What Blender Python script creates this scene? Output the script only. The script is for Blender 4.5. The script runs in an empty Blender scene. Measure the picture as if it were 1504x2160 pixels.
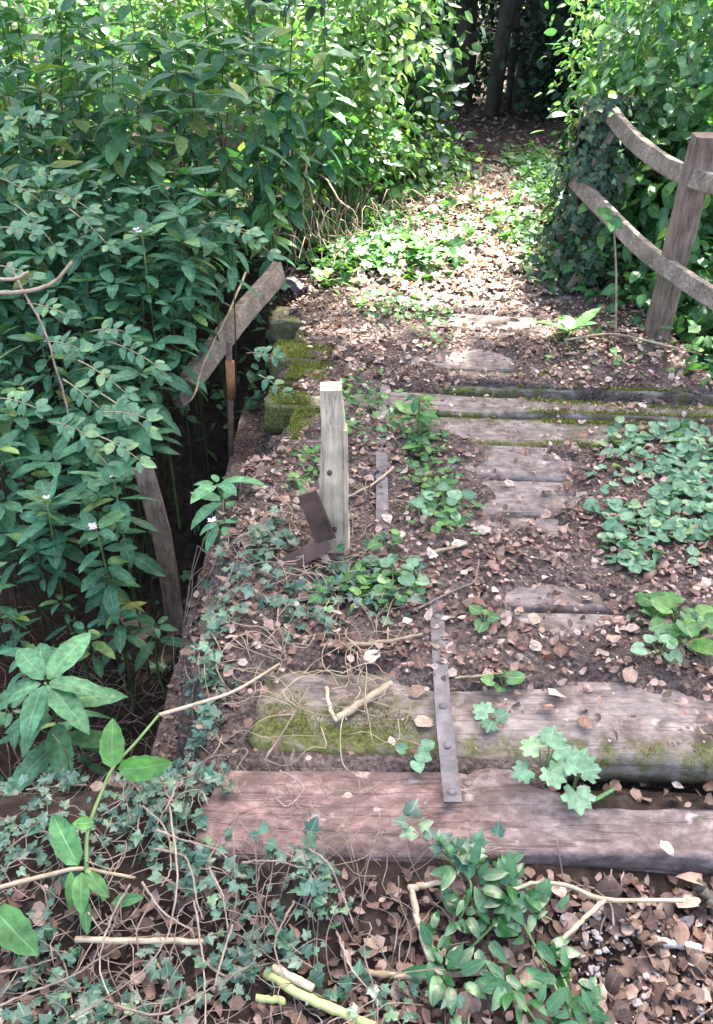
import bpy, math
import numpy as np
from mathutils import Matrix, Vector

# ------------------------------------------------------------------ scene, camera, light
sc = bpy.context.scene
COL = sc.collection
R = math.radians
rng = np.random.default_rng(11)

PITCH = R(32.0); CZ = 1.55; FPX = 1080 / math.tan(R(31))
cam = bpy.data.cameras.new('camera'); cam_o = bpy.data.objects.new('camera', cam); COL.objects.link(cam_o)
cam.sensor_width = 36; cam.lens = 18 / math.tan(R(31)); cam.clip_start = 0.05; cam.clip_end = 400
cam_o.location = (0, 0, CZ); cam_o.rotation_euler = (R(90) - PITCH, 0, 0)
sc.camera = cam_o

SUN_EL, SUN_AZ = R(60), R(24)            # azimuth measured from +y towards +x
w = bpy.data.worlds.new('World'); sc.world = w; w.use_nodes = True
nt = w.node_tree; nt.nodes.clear()
sky = nt.nodes.new('ShaderNodeTexSky'); sky.sky_type = 'NISHITA'; sky.sun_disc = False
sky.sun_elevation = SUN_EL; sky.sun_rotation = SUN_AZ; sky.air_density = 0.8; sky.dust_density = 5.0; sky.ozone_density = 0.2
bg = nt.nodes.new('ShaderNodeBackground'); bg.inputs[1].default_value = 0.15
wo = nt.nodes.new('ShaderNodeOutputWorld')
nt.links.new(sky.outputs[0], bg.inputs[0]); nt.links.new(bg.outputs[0], wo.inputs[0])
sun = bpy.data.lights.new('sun', 'SUN'); sun.energy = 4.8; sun.angle = R(0.9); sun.color = (1, 0.965, 0.91)
sun_o = bpy.data.objects.new('sun', sun); COL.objects.link(sun_o)
sd = Vector((math.sin(SUN_AZ) * math.cos(SUN_EL), math.cos(SUN_AZ) * math.cos(SUN_EL), math.sin(SUN_EL)))
sun_o.rotation_euler = sd.to_track_quat('Z', 'Y').to_euler()
vs = sc.view_settings
vs.view_transform = 'Standard'; vs.look = 'None'; vs.exposure = 3.02; vs.gamma = 1; vs.use_curve_mapping = False
sc.render.engine = 'CYCLES'
cy = sc.cycles
cy.max_bounces = 7; cy.diffuse_bounces = 5; cy.glossy_bounces = 2; cy.transmission_bounces = 4
cy.use_denoising = True; cy.caustics_reflective = False; cy.caustics_refractive = False

# ------------------------------------------------------------------ places: photograph measurements to metres
def ray(px, py):
    u = (px - 752) / FPX; v = -(py - 1080) / FPX
    return np.array([u, math.cos(PITCH) + v * math.sin(PITCH), -math.sin(PITCH) + v * math.cos(PITCH)])
def at_z(px, py, z=0.0):
    d = ray(px, py); t = (z - CZ) / d[2]
    return np.array([0, 0, CZ]) + d * t
def at_y(px, py, y):
    d = ray(px, py); return np.array([0, 0, CZ]) + d * (y / d[1])

# ------------------------------------------------------------------ noise
def _h(ix, iy, s):
    n = (ix.astype(np.int64) * 374761393 + iy.astype(np.int64) * 668265263 + s * 974634721) & 0x7fffffff
    n = ((n ^ (n >> 13)) * 1274126177) & 0x7fffffff
    n = (n ^ (n >> 16)) & 0xffffff
    return n / float(0xffffff)
def vn(x, y, s=0):
    x = np.asarray(x, float); y = np.asarray(y, float)
    ix = np.floor(x); iy = np.floor(y); fx = x - ix; fy = y - iy
    fx = fx * fx * (3 - 2 * fx); fy = fy * fy * (3 - 2 * fy)
    a = _h(ix, iy, s); b = _h(ix + 1, iy, s); c = _h(ix, iy + 1, s); d = _h(ix + 1, iy + 1, s)
    return (a * (1 - fx) + b * fx) * (1 - fy) + (c * (1 - fx) + d * fx) * fy
def fbm(x, y, s=0, o=4):
    t = 0; a = 0.5; tot = 0
    for k in range(o):
        t = t + a * vn(x * 2 ** k + 17.3 * k, y * 2 ** k + 5.1 * k, s + k); tot += a; a *= 0.5
    return t / tot
def sst(a, b, x):
    t = np.clip((x - a) / (b - a), 0, 1); return t * t * (3 - 2 * t)

# ------------------------------------------------------------------ mesh helpers
def tag(o, label=None, cat=None, group=None, kind=None):
    if label: o['label'] = label
    if cat: o['category'] = cat
    if group: o['group'] = group
    if kind: o['kind'] = kind
    return o
def empty(name, loc=(0, 0, 0)):
    o = bpy.data.objects.new(name, None); COL.objects.link(o); o.location = [float(q) for q in loc]; o.empty_display_size = 0.05
    return o
def link(name, me, parent=None, loc=None, mat4=None):
    o = bpy.data.objects.new(name, me); COL.objects.link(o)
    if parent is not None: o.parent = parent
    if mat4 is not None: o.matrix_basis = mat4
    elif loc is not None: o.location = [float(q) for q in loc]
    return o
def raw_mesh(name, V, loops, sizes, lf=None, mats=(), smooth=True, midx=None, moss=None):
    me = bpy.data.meshes.new(name)
    V = np.ascontiguousarray(V, np.float32); n = len(V)
    me.vertices.add(n); me.vertices.foreach_set('co', V.ravel())
    loops = np.ascontiguousarray(loops, np.int32); sizes = np.ascontiguousarray(sizes, np.int32)
    me.loops.add(len(loops)); me.loops.foreach_set('vertex_index', loops)
    st = np.concatenate([[0], np.cumsum(sizes)[:-1]]).astype(np.int32)
    me.polygons.add(len(sizes)); me.polygons.foreach_set('loop_start', st); me.polygons.foreach_set('loop_total', sizes)
    if smooth: me.polygons.foreach_set('use_smooth', np.ones(len(sizes), bool))
    if midx is not None: me.polygons.foreach_set('material_index', np.ascontiguousarray(midx, np.int32))
    if lf is not None:
        a = me.attributes.new('lf', 'FLOAT_VECTOR', 'POINT'); a.data.foreach_set('vector', np.ascontiguousarray(lf, np.float32).ravel())
    if moss is not None:
        a = me.attributes.new('moss', 'FLOAT', 'POINT'); a.data.foreach_set('value', np.ascontiguousarray(moss, np.float32).ravel())
    for m in mats: me.materials.append(m)
    me.update(calc_edges=True)
    return me
class Tm:
    """template: vertices, leaf coordinates, faces"""
    def __init__(s, v, lf, faces):
        s.v = np.array(v, float); s.lf = np.array(lf, float)
        s.loops = np.array([i for f in faces for i in f], int); s.sizes = np.array([len(f) for f in faces], int)
def nrm(a):
    a = np.asarray(a, float); return a / (np.linalg.norm(a, axis=-1, keepdims=True) + 1e-9)
def frames(d, n):
    """(k,3,3): columns x,y,z; y along d, z near n"""
    y = nrm(d); x = nrm(np.cross(y, n)); z = np.cross(x, y)
    return np.stack([x, y, z], -1)
class Acc:
    """collects template copies into one mesh"""
    def __init__(s): s.V = []; s.L = []; s.S = []; s.A = []; s.n = 0
    def add(s, T, M, P, rnd=None):
        M = np.asarray(M, float).reshape(-1, 3, 3); P = np.asarray(P, float).reshape(-1, 3); k = len(P); nv = len(T.v)
        if k == 0: return s
        V = np.einsum('kij,nj->kni', M, T.v) + P[:, None, :]
        s.V.append(V.reshape(-1, 3))
        off = s.n + np.arange(k) * nv
        s.L.append((T.loops[None, :] + off[:, None]).ravel()); s.S.append(np.tile(T.sizes, k))
        if rnd is None: rnd = rng.random(k)
        A = np.zeros((k, nv, 3)); A[:, :, :2] = T.lf[None, :, :2]; A[:, :, 2] = np.asarray(rnd).reshape(-1, 1)
        s.A.append(A.reshape(-1, 3)); s.n += k * nv
        return s
    def mesh(s, name, mat, smooth=True):
        mats = mat if isinstance(mat, (list, tuple)) else [mat]
        return raw_mesh(name, np.concatenate(s.V), np.concatenate(s.L), np.concatenate(s.S), np.concatenate(s.A), mats, smooth)
    def obj(s, name, mat, parent=None, loc=None): return link(name, s.mesh(name, mat), parent, loc)

def spline(pts, n):
    pts = np.array(pts, float); m = len(pts)
    if m < 3:
        t = np.linspace(0, 1, n)[:, None]; return pts[0] * (1 - t) + pts[-1] * t
    Pp = np.vstack([2 * pts[0] - pts[1], pts, 2 * pts[-1] - pts[-2]])
    out = []
    for q in np.linspace(0, m - 1 - 1e-6, n):
        i = int(q); t = q - i; a, b, c, d = Pp[i:i + 4]
        out.append(0.5 * ((2 * b) + (c - a) * t + (2 * a - 5 * b + 4 * c - d) * t * t + (3 * b - a - 3 * c + d) * t ** 3))
    return np.array(out)
def tube_T(pts, rad, sides=6, n=None, wob=0.0):
    """a tapering tube through pts as a template"""
    pts = np.array(pts, float)
    if n: pts = spline(pts, n)
    m = len(pts); rad = np.interp(np.linspace(0, 1, m), np.linspace(0, 1, len(np.atleast_1d(rad))), np.atleast_1d(rad))
    if wob: pts = pts + rng.normal(0, wob, pts.shape) * (np.arange(m) % (m - 1) > 0)[:, None]
    tg = nrm(np.gradient(pts, axis=0))
    up = np.array([0, 0, 1.0]) if abs(tg[0][2]) < 0.9 else np.array([1.0, 0, 0])
    V = []; lf = []; fc = []
    for i in range(m):
        x = nrm(np.cross(tg[i], up)); z = np.cross(x, tg[i]); up = z
        for j in range(sides):
            a = 2 * math.pi * j / sides
            V.append(pts[i] + rad[i] * (math.cos(a) * x + math.sin(a) * z)); lf.append((j / sides, i / m))
    for i in range(m - 1):
        for j in range(sides):
            k = (j + 1) % sides
            fc.append((i * sides + j, i * sides + k, (i + 1) * sides + k, (i + 1) * sides + j))
    fc.append(tuple(range(sides))[::-1]); fc.append(tuple((m - 1) * sides + j for j in range(sides)))
    return Tm(V, lf, fc)
I3 = np.eye(3)[None]
def tube_obj(name, pts, rad, mat, parent=None, sides=6, n=None, wob=0.0, loc=None):
    return Acc().add(tube_T(pts, rad, sides, n, wob), I3, np.zeros((1, 3))).obj(name, mat, parent, loc)
def one(T): return I3, np.zeros((1, 3))

# ------------------------------------------------------------------ leaf shapes (base at the origin, along +y, upper side +z)
def blade(width, rows, fold=0.2, bend=0.3, serr=0.0, peak=0.4, cols=3, tipw=0.0, wave=0.0, twist=0.0, curlx=0.0, seed=0, pw=.8):
    rr = np.random.default_rng(seed)
    us = np.linspace(-1, 1, cols); V = []; lf = []
    a, b = peak / (1 - peak) if peak < .5 else 1, 1 if peak < .5 else (1 - peak) / peak
    mx = max((v ** a) * ((1 - v) ** b) for v in np.linspace(0.01, .99, 60))
    ph = rr.random() * 6
    for i in range(rows + 1):
        v = i / rows; wd = width * (((v ** a) * ((1 - v) ** b)) / mx) ** pw + tipw * (1 - v)
        if serr and 0 < i < rows: wd *= 1 + serr * (1 if i % 2 else -1)
        ang = bend * v
        y = math.sin(ang) / bend if abs(bend) > 1e-3 else v
        z = -(1 - math.cos(ang)) / bend if abs(bend) > 1e-3 else 0
        for u in us:
            X = u * wd; Z = fold * abs(X) + wave * width * math.sin(v * 9 + ph + u * 2) - curlx * (abs(u) ** 2) * wd
            t = twist * v
            V.append((X * math.cos(t), y - Z * math.sin(ang) * 0.6, z + Z * math.cos(ang) + X * math.sin(t))); lf.append((u, v))
    fc = []
    for i in range(rows):
        for j in range(cols - 1):
            q = i * cols + j; fc.append((q, q + 1, q + cols + 1, q + cols))
    return Tm(V, lf, fc)
def fan(outline, cup=0.0, fold=0.0, wave=0.0, seed=0):
    """a leaf from its outline (list of x,y), fanned from a point near its base; petiole joins at 0,0"""
    rr = np.random.default_rng(seed); o = np.array(outline, float)
    V = [(0, 0.12, 0)]; lf = [(0, 0.12)]
    w = np.abs(o[:, 0]).max()
    for (x, y) in o:
        r = math.hypot(x, y - 0.3); z = cup * r * r + fold * abs(x) + rr.normal(0, wave)
        V.append((x, y, z)); lf.append((x / w, y))
    n = len(o); fc = [(0, 1 + i, 1 + (i + 1) % n) for i in range(n - 1)]
    return Tm(V, lf, fc)
def ivy_outline(s=0):
    r = np.random.default_rng(s); j = lambda: r.normal(0, .025)
    p = [(0, 0.0), (-.22, -.14), (-.48, -.02), (-.40, .16), (-.58, .46), (-.30, .50), (-.16, .72), (0, 1.0)]
    p = [(x + j() * (abs(x) > .01), y + j()) for x, y in p]
    return p + [(-x, y + j()) for x, y in p[-2:0:-1]]
def heart_outline(s=0):
    p = [(0, 0.0), (-.2, -.12), (-.42, -.06), (-.52, .2), (-.46, .48), (-.28, .74), (0, .95)]
    return p + [(-x, y) for x, y in p[-2:0:-1]]
def palm_outline(s=0):
    p = [(0, 0.02), (-.3, -.18), (-.52, -.05), (-.42, .12), (-.68, .3), (-.6, .5), (-.42, .48), (-.44, .78), (-.2, .72), (-.1, .95), (0, 1.02)]
    return p + [(-x, y) for x, y in p[-2:0:-1]]
LANCE = [blade(.185, 9, .16, b, .05, .42, 5, wave=.06, twist=t, seed=i) for i, (b, t) in enumerate([(.3, 0), (.5, .15), (.75, -.15), (.1, .1), (.6, .3)])]
LANCE_LO = [blade(.23, 4, .18, b, 0, .42, 3, twist=t, seed=i) for i, (b, t) in enumerate([(.3, .1), (.6, -.2), (.8, .2), (.15, .0)])]
OVATE = [blade(.27, 5, .2, b, 0, .42, 3, wave=.08, twist=t, seed=i) for i, (b, t) in enumerate([(.3, .1), (.7, -.2), (-.3, .2), (.9, .0)])]
OVATE_LO = [blade(.26, 3, .2, b, 0, .45, 3, twist=t, seed=i) for i, (b, t) in enumerate([(.3, .1), (.8, -.3), (-.3, .2)])]
IVY = [fan(ivy_outline(i), c, f, .02, i) for i, (c, f) in enumerate([(-.25, .15), (.2, .1), (-.4, .25), (-.1, -.12)])]
HEART = [fan(heart_outline(), c, f, .02, i) for i, (c, f) in enumerate([(.35, .1), (-.25, .1), (.5, .25)])]
PALM = [fan(palm_outline(), c, f, .03, i) for i, (c, f) in enumerate([(.15, .1), (-.3, .1)])]
GLOSS = [blade(.21, 7, .2, b, 0, .36, 3, wave=.06, twist=t, seed=i) for i, (b, t) in enumerate([(.4, .1), (.7, -.2), (.2, .2)])]
GRASS = [blade(.035, 6, .3, b, 0, .3, 3, seed=i) for i, b in enumerate([.6, 1.3, 1.8])]
DEAD = [blade(wd, 5, f, b, .06, pk, 3, wave=wv, twist=t, curlx=c, seed=i, pw=.58) for i, (wd, f, b, pk, wv, t, c) in enumerate([
    (.30, .25, .9, .45, .2, .3, 0), (.34, -.1, -1.1, .4, .2, -.6, .3), (.26, .6, 1.7, .45, .15, .5, 0), (.34, .1, .3, .5, .22, .2, .2),
    (.24, .8, .9, .42, .08, -.6, 0), (.32, .35, -1.1, .5, .12, .5, 0)])]
DEAD_LO = [blade(wd, 3, f, b, 0, .45, 3, wave=.16, twist=t, seed=i, pw=.6) for i, (wd, f, b, t) in enumerate([(.32, .3, .6, .2), (.3, -.3, -.8, -.4), (.24, .6, 1.2, .3), (.36, .1, .2, .0)])]

# ------------------------------------------------------------------ materials
def new_mat(name):
    m = bpy.data.materials.new(name); m.use_nodes = True; t = m.node_tree; t.nodes.clear()
    out = t.nodes.new('ShaderNodeOutputMaterial')
    def N(ty, **kw):
        n = t.nodes.new(ty)
        for k, v in kw.items(): setattr(n, k, v)
        return n
    def Lk(a, b): t.links.new(a, b)
    return m, t, out, N, Lk
def ramp(N, stops, interp='LINEAR'):
    r = N('ShaderNodeValToRGB'); r.color_ramp.interpolation = interp; e = r.color_ramp.elements
    while len(e) < len(stops): e.new(0.5)
    for q, (p, c) in zip(e, stops): q.position = p; q.color = (*c, 1)
    return r
def math_n(N, Lk, op, a, b=None, clamp=False):
    n = N('ShaderNodeMath', operation=op); n.use_clamp = clamp
    for i, q in enumerate((a, b)):
        if q is None: continue
        if isinstance(q, (int, float)): n.inputs[i].default_value = q
        else: Lk(q, n.inputs[i])
    return n.outputs[0]
def mixc(N, Lk, fac, a, b, bt='MIX'):
    n = N('ShaderNodeMix', data_type='RGBA', blend_type=bt)
    for i, q in ((0, fac), (6, a), (7, b)):
        if isinstance(q, (int, float)): n.inputs[i].default_value = q
        elif isinstance(q, tuple): n.inputs[i].default_value = (*q, 1)
        else: Lk(q, n.inputs[i])
    return n.outputs[2]
def leaf_mat(name, stops, rib=None, ribw=.07, vein=0.25, rough=.42, spec=.5, trans=.35, tcol=(1.25, 1.35, .55), mott=.35, spots=None):
    m, t, out, N, Lk = new_mat(name)
    at = N('ShaderNodeAttribute', attribute_name='lf'); sp = N('ShaderNodeSeparateXYZ'); Lk(at.outputs['Vector'], sp.inputs[0])
    oi = N('ShaderNodeObjectInfo')
    r = math_n(N, Lk, 'FRACT', math_n(N, Lk, 'ADD', sp.outputs[2], oi.outputs['Random']))
    rp = ramp(N, stops); Lk(r, rp.inputs[0]); col = rp.outputs[0]
    geo = N('ShaderNodeNewGeometry'); nz = N('ShaderNodeTexNoise'); nz.inputs['Scale'].default_value = 55; nz.inputs['Detail'].default_value = 3
    Lk(geo.outputs['Position'], nz.inputs['Vector'])
    mr = N('ShaderNodeMapRange'); Lk(nz.outputs[0], mr.inputs[0]); mr.inputs[1].default_value = .3; mr.inputs[2].default_value = .7
    mr.inputs[3].default_value = 1 - mott; mr.inputs[4].default_value = 1 + mott
    col = mixc(N, Lk, 1.0, col, mr.outputs[0], 'MULTIPLY')
    au = math_n(N, Lk, 'ABSOLUTE', sp.outputs[0])
    if vein:
        # side veins: stripes that run forward from the midrib
        q = math_n(N, Lk, 'SINE', math_n(N, Lk, 'MULTIPLY', math_n(N, Lk, 'SUBTRACT', sp.outputs[1], math_n(N, Lk, 'MULTIPLY', au, .22)), 52.0))
        vv = math_n(N, Lk, 'MULTIPLY', math_n(N, Lk, 'SUBTRACT', q, .75, True), vein * 4, True)
        col = mixc(N, Lk, vv, col, rib or (.3, .4, .2))
    if rib:
        rm = N('ShaderNodeMapRange'); Lk(au, rm.inputs[0]); rm.inputs[1].default_value = ribw * .4; rm.inputs[2].default_value = ribw
        rm.inputs[3].default_value = .85; rm.inputs[4].default_value = 0
        col = mixc(N, Lk, rm.outputs[0], col, rib)
    if spots:
        ns = N('ShaderNodeTexNoise'); ns.inputs['Scale'].default_value = 70; ns.inputs['Detail'].default_value = 5; ns.inputs['Roughness'].default_value = .65; Lk(geo.outputs['Position'], ns.inputs['Vector'])
        sm = N('ShaderNodeMapRange'); Lk(ns.outputs[0], sm.inputs[0]); sm.inputs[1].default_value = .62; sm.inputs[2].default_value = .69; sm.inputs[3].default_value = 0; sm.inputs[4].default_value = .75
        col = mixc(N, Lk, sm.outputs[0], col, spots)
        nd = N('ShaderNodeTexNoise'); nd.inputs['Scale'].default_value = 13; nd.inputs['Detail'].default_value = 2; Lk(geo.outputs['Position'], nd.inputs['Vector'])
        dm = N('ShaderNodeMapRange'); Lk(nd.outputs[0], dm.inputs[0]); dm.inputs[1].default_value = .35; dm.inputs[2].default_value = .65; dm.inputs[3].default_value = .72; dm.inputs[4].default_value = 1.3
        col = mixc(N, Lk, 1.0, col, dm.outputs[0], 'MULTIPLY')
    p = N('ShaderNodeBsdfPrincipled'); Lk(col, p.inputs['Base Color']); p.inputs['Roughness'].default_value = rough
    p.inputs['Specular IOR Level'].default_value = spec
    bp = N('ShaderNodeBump'); bp.inputs['Strength'].default_value = .25; bp.inputs['Distance'].default_value = .004; Lk(nz.outputs[0], bp.inputs['Height']); Lk(bp.outputs[0], p.inputs['Normal'])
    tr = N('ShaderNodeBsdfTranslucent'); Lk(mixc(N, Lk, 1.0, col, tcol, 'MULTIPLY'), tr.inputs[0])
    mx = N('ShaderNodeMixShader'); mx.inputs[0].default_value = trans
    Lk(p.outputs[0], mx.inputs[1]); Lk(tr.outputs[0], mx.inputs[2]); Lk(mx.outputs[0], out.inputs[0])
    return m
def noisy_mat(name, stops, scale=8, stretch=(1, 1, 1), rough=.9, bump=.4, dist=.01, coord='Object', detail=8, moss=None, spec=.25, fine=None, metal=0.0, crack=None, along=None, dirt=None):
    m, t, out, N, Lk = new_mat(name)
    tc = N('ShaderNodeTexCoord'); mp = N('ShaderNodeMapping'); mp.inputs['Scale'].default_value = stretch
    if coord == 'World':
        g = N('ShaderNodeNewGeometry'); Lk(g.outputs['Position'], mp.inputs[0]); src = g.outputs['Position']
    else: Lk(tc.outputs[coord], mp.inputs[0]); src = tc.outputs[coord]
    oi = N('ShaderNodeObjectInfo'); mp2 = N('ShaderNodeVectorMath', operation='ADD'); Lk(mp.outputs[0], mp2.inputs[0])
    sc_ = N('ShaderNodeVectorMath', operation='SCALE'); sc_.inputs[0].default_value = (37, 19, 53); Lk(oi.outputs['Random'], sc_.inputs['Scale']); Lk(sc_.outputs[0], mp2.inputs[1])
    nz = N('ShaderNodeTexNoise'); nz.inputs['Scale'].default_value = scale; nz.inputs['Detail'].default_value = detail; nz.inputs['Roughness'].default_value = .62
    Lk(mp2.outputs[0], nz.inputs['Vector'])
    rp = ramp(N, stops); Lk(nz.outputs[0], rp.inputs[0]); col = rp.outputs[0]
    n2 = N('ShaderNodeTexNoise'); n2.inputs['Scale'].default_value = 2.3 if fine is None else fine; n2.inputs['Detail'].default_value = 6; Lk(src, n2.inputs['Vector'])
    mr = N('ShaderNodeMapRange'); Lk(n2.outputs[0], mr.inputs[0]); mr.inputs[1].default_value = .3; mr.inputs[2].default_value = .7; mr.inputs[3].default_value = .62; mr.inputs[4].default_value = 1.35
    col = mixc(N, Lk, 1.0, col, mr.outputs[0], 'MULTIPLY')
    hgt = nz.outputs[0]
    if along:
        sx_ = N('ShaderNodeSeparateXYZ'); Lk(tc.outputs['Object'], sx_.inputs[0])
        ra = ramp(N, [(.35, along[0]), (.65, along[1])]); Lk(math_n(N, Lk, 'ADD', math_n(N, Lk, 'MULTIPLY', math_n(N, Lk, 'ADD', sx_.outputs[0], .36), 1.6), n2.outputs[0]), ra.inputs[0])
        col = mixc(N, Lk, 1.0, col, ra.outputs[0], 'MULTIPLY')
    if crack:
        mpc = N('ShaderNodeMapping'); mpc.inputs['Scale'].default_value = crack; Lk(tc.outputs['Object'], mpc.inputs[0])
        adc = N('ShaderNodeVectorMath', operation='ADD'); Lk(mpc.outputs[0], adc.inputs[0]); Lk(sc_.outputs[0], adc.inputs[1])
        nc = N('ShaderNodeTexNoise'); nc.inputs['Scale'].default_value = 1.0; nc.inputs['Detail'].default_value = 5; Lk(adc.outputs[0], nc.inputs['Vector'])
        ca = math_n(N, Lk, 'ABSOLUTE', math_n(N, Lk, 'SUBTRACT', nc.outputs[0], .5))
        cm = N('ShaderNodeMapRange'); Lk(ca, cm.inputs[0]); cm.inputs[1].default_value = .004; cm.inputs[2].default_value = .018; cm.inputs[3].default_value = .62; cm.inputs[4].default_value = 1
        col = mixc(N, Lk, 1.0, col, cm.outputs[0], 'MULTIPLY')
        hgt = math_n(N, Lk, 'ADD', hgt, math_n(N, Lk, 'MULTIPLY', cm.outputs[0], .7))
    if dirt:
        n5 = N('ShaderNodeTexNoise'); n5.inputs['Scale'].default_value = 7; n5.inputs['Detail'].default_value = 9; n5.inputs['Roughness'].default_value = .68; Lk(mp2.outputs[0] if False else src, n5.inputs['Vector'])
        fm = N('ShaderNodeMapRange'); Lk(n5.outputs[0], fm.inputs[0]); fm.inputs[1].default_value = .47; fm.inputs[2].default_value = .62; fm.inputs[3].default_value = 0; fm.inputs[4].default_value = dirt
        col = mixc(N, Lk, fm.outputs[0], col, (.085, .062, .05))
        n6 = N('ShaderNodeTexNoise'); n6.inputs['Scale'].default_value = 16; n6.inputs['Detail'].default_value = 8; Lk(src, n6.inputs['Vector'])
        fs = N('ShaderNodeMapRange'); Lk(n6.outputs[0], fs.inputs[0]); fs.inputs[1].default_value = .64; fs.inputs[2].default_value = .70; fs.inputs[3].default_value = 0; fs.inputs[4].default_value = .5
        col = mixc(N, Lk, fs.outputs[0], col, (.46, .40, .375))
    if moss:
        at = N('ShaderNodeAttribute', attribute_name='moss')
        n3 = N('ShaderNodeTexNoise'); n3.inputs['Scale'].default_value = 26; n3.inputs['Detail'].default_value = 6; Lk(src, n3.inputs['Vector'])
        f = math_n(N, Lk, 'MULTIPLY', math_n(N, Lk, 'SUBTRACT', math_n(N, Lk, 'ADD', at.outputs['Fac'], math_n(N, Lk, 'MULTIPLY', n3.outputs[0], .9)), .75), 3.0, True)
        n4 = N('ShaderNodeTexNoise'); n4.inputs['Scale'].default_value = 90; Lk(src, n4.inputs['Vector'])
        mc = ramp(N, [(.3, moss[0]), (.7, moss[1])]); Lk(n4.outputs[0], mc.inputs[0])
        col = mixc(N, Lk, f, col, mc.outputs[0])
    p = N('ShaderNodeBsdfPrincipled'); Lk(col, p.inputs['Base Color']); p.inputs['Roughness'].default_value = rough; p.inputs['Specular IOR Level'].default_value = spec
    p.inputs['Metallic'].default_value = metal
    bp = N('ShaderNodeBump'); bp.inputs['Strength'].default_value = bump; bp.inputs['Distance'].default_value = dist; Lk(hgt, bp.inputs['Height']); Lk(bp.outputs[0], p.inputs['Normal'])
    Lk(p.outputs[0], out.inputs[0])
    return m

PALE = (.22, .34, .2)
M = {}
M['balsam'] = leaf_mat('balsam_leaf', [(0, (.035, .115, .06)), (.5, (.055, .16, .08)), (.88, (.085, .21, .095)), (.97, (.16, .26, .07)), (1, (.26, .28, .07))], (.15, .27, .16), .07, .10, .55, .3, .3, spots=(.13, .13, .05))
M['balsam_lo'] = leaf_mat('balsam_leaf_stand', [(0, (.032, .105, .055)), (.5, (.055, .15, .072)), (.9, (.09, .21, .075)), (1, (.22, .27, .07))], (.10, .2, .1), .05, 0, .6, .25, .32)
M['sprig'] = leaf_mat('sprig_leaf', [(0, (.055, .17, .055)), (1, (.10, .25, .055))], (.2, .33, .16), .06, .12, .5, .35, .35, spots=(.15, .14, .05))
M['seedling'] = leaf_mat('seedling_leaf', [(0, (.075, .20, .10)), (1, (.12, .27, .12))], (.22, .34, .19), .06, .10, .62, .25, .35, spots=(.15, .15, .06))
M['sapling'] = leaf_mat('spray_leaf', [(0, (.07, .18, .09)), (.6, (.11, .23, .12)), (1, (.18, .30, .12))], None, 0, 0, .5, .45, .35)
M['ivy'] = leaf_mat('ivy_leaf', [(0, (.022, .065, .034)), (.6, (.042, .10, .056)), (.9, (.07, .14, .09)), (1, (.12, .2, .08))], (.13, .21, .14), .06, .12, .36, .55, .15, spots=(.10, .08, .045))
M['ivy_dark'] = leaf_mat('old_ivy_leaf', [(0, (.018, .045, .024)), (.6, (.035, .08, .04)), (.85, (.09, .14, .06)), (1, (.14, .12, .07))], None, 0, 0, .5, .35, .12)
M['glossy'] = leaf_mat('glossy_leaf', [(0, (.016, .075, .018)), (.7, (.03, .11, .03)), (1, (.06, .15, .05))], (.10, .22, .08), .05, 0, .28, .6, .2)
M['violet'] = leaf_mat('violet_leaf', [(0, (.06, .15, .08)), (.5, (.12, .25, .14)), (.85, (.19, .33, .19)), (1, (.28, .37, .17))], (.2, .32, .2), .04, 0, .5, .4, .3)
M['weed'] = leaf_mat('weed_leaf', [(0, (.035, .12, .035)), (.6, (.07, .19, .05)), (1, (.15, .29, .06))], (.2, .34, .16), .06, 0, .45, .45, .35)
M['bush'] = leaf_mat('bush_leaf', [(0, (.055, .15, .055)), (.5, (.10, .22, .08)), (1, (.19, .31, .12))], None, 0, 0, .38, .6, .4, (1.15, 1.3, .7))
M['bush_y'] = leaf_mat('yellow_bush_leaf', [(0, (.08, .19, .055)), (.5, (.14, .27, .08)), (1, (.24, .35, .13))], None, 0, 0, .38, .6, .42, (1.15, 1.3, .7))
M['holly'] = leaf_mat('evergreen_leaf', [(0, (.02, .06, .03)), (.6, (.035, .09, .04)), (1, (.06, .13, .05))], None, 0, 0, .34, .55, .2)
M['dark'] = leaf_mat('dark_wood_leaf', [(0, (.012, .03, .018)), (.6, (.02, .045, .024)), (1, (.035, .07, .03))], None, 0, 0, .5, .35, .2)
M['canopy'] = leaf_mat('canopy_leaf', [(0, (.03, .085, .03)), (1, (.06, .14, .04))], None, 0, 0, .45, .45, .3)
M['litter'] = leaf_mat('fallen_leaf', [(0, (.07, .036, .026)), (.28, (.15, .08, .055)), (.55, (.25, .15, .11)), (.8, (.37, .25, .195)), (.93, (.42, .325, .265)), (1, (.5, .41, .34))],
                       (.3, .17, .12), .05, .08, .6, .35, .15, (1.2, 1.0, .8), .4)
M['litter_dark'] = leaf_mat('damp_fallen_leaf', [(0, (.045, .028, .021)), (.4, (.10, .06, .044)), (.75, (.18, .115, .085)), (1, (.34, .25, .2))],
                       (.2, .1, .07), .05, .08, .6, .35, .1, (1.2, 1.0, .8), .4)
M['litter_pale'] = leaf_mat('bleached_fallen_leaf', [(0, (.22, .145, .10)), (.4, (.36, .27, .205)), (1, (.52, .45, .37))], (.4, .3, .2), .05, .06, .6, .35, .2, (1.1, 1.0, .9), .25)
M['petal'] = leaf_mat('balsam_petal', [(0, (.72, .52, .62)), (1, (.82, .68, .74))], None, 0, 0, .6, .3, .3, (1, 1, 1), .1)
M['moss'] = leaf_mat('moss_shoot', [(0, (.07, .08, .016)), (.5, (.15, .17, .035)), (1, (.27, .28, .075))], None, 0, 0, .8, .1, .3)
M['stem_g'] = noisy_mat('green_stem', [(.3, (.07, .14, .04)), (.7, (.16, .22, .08))], 20, rough=.5)
M['stem_r'] = noisy_mat('dark_stem', [(.3, (.03, .045, .018)), (.7, (.07, .085, .035))], 20, rough=.6)
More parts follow.
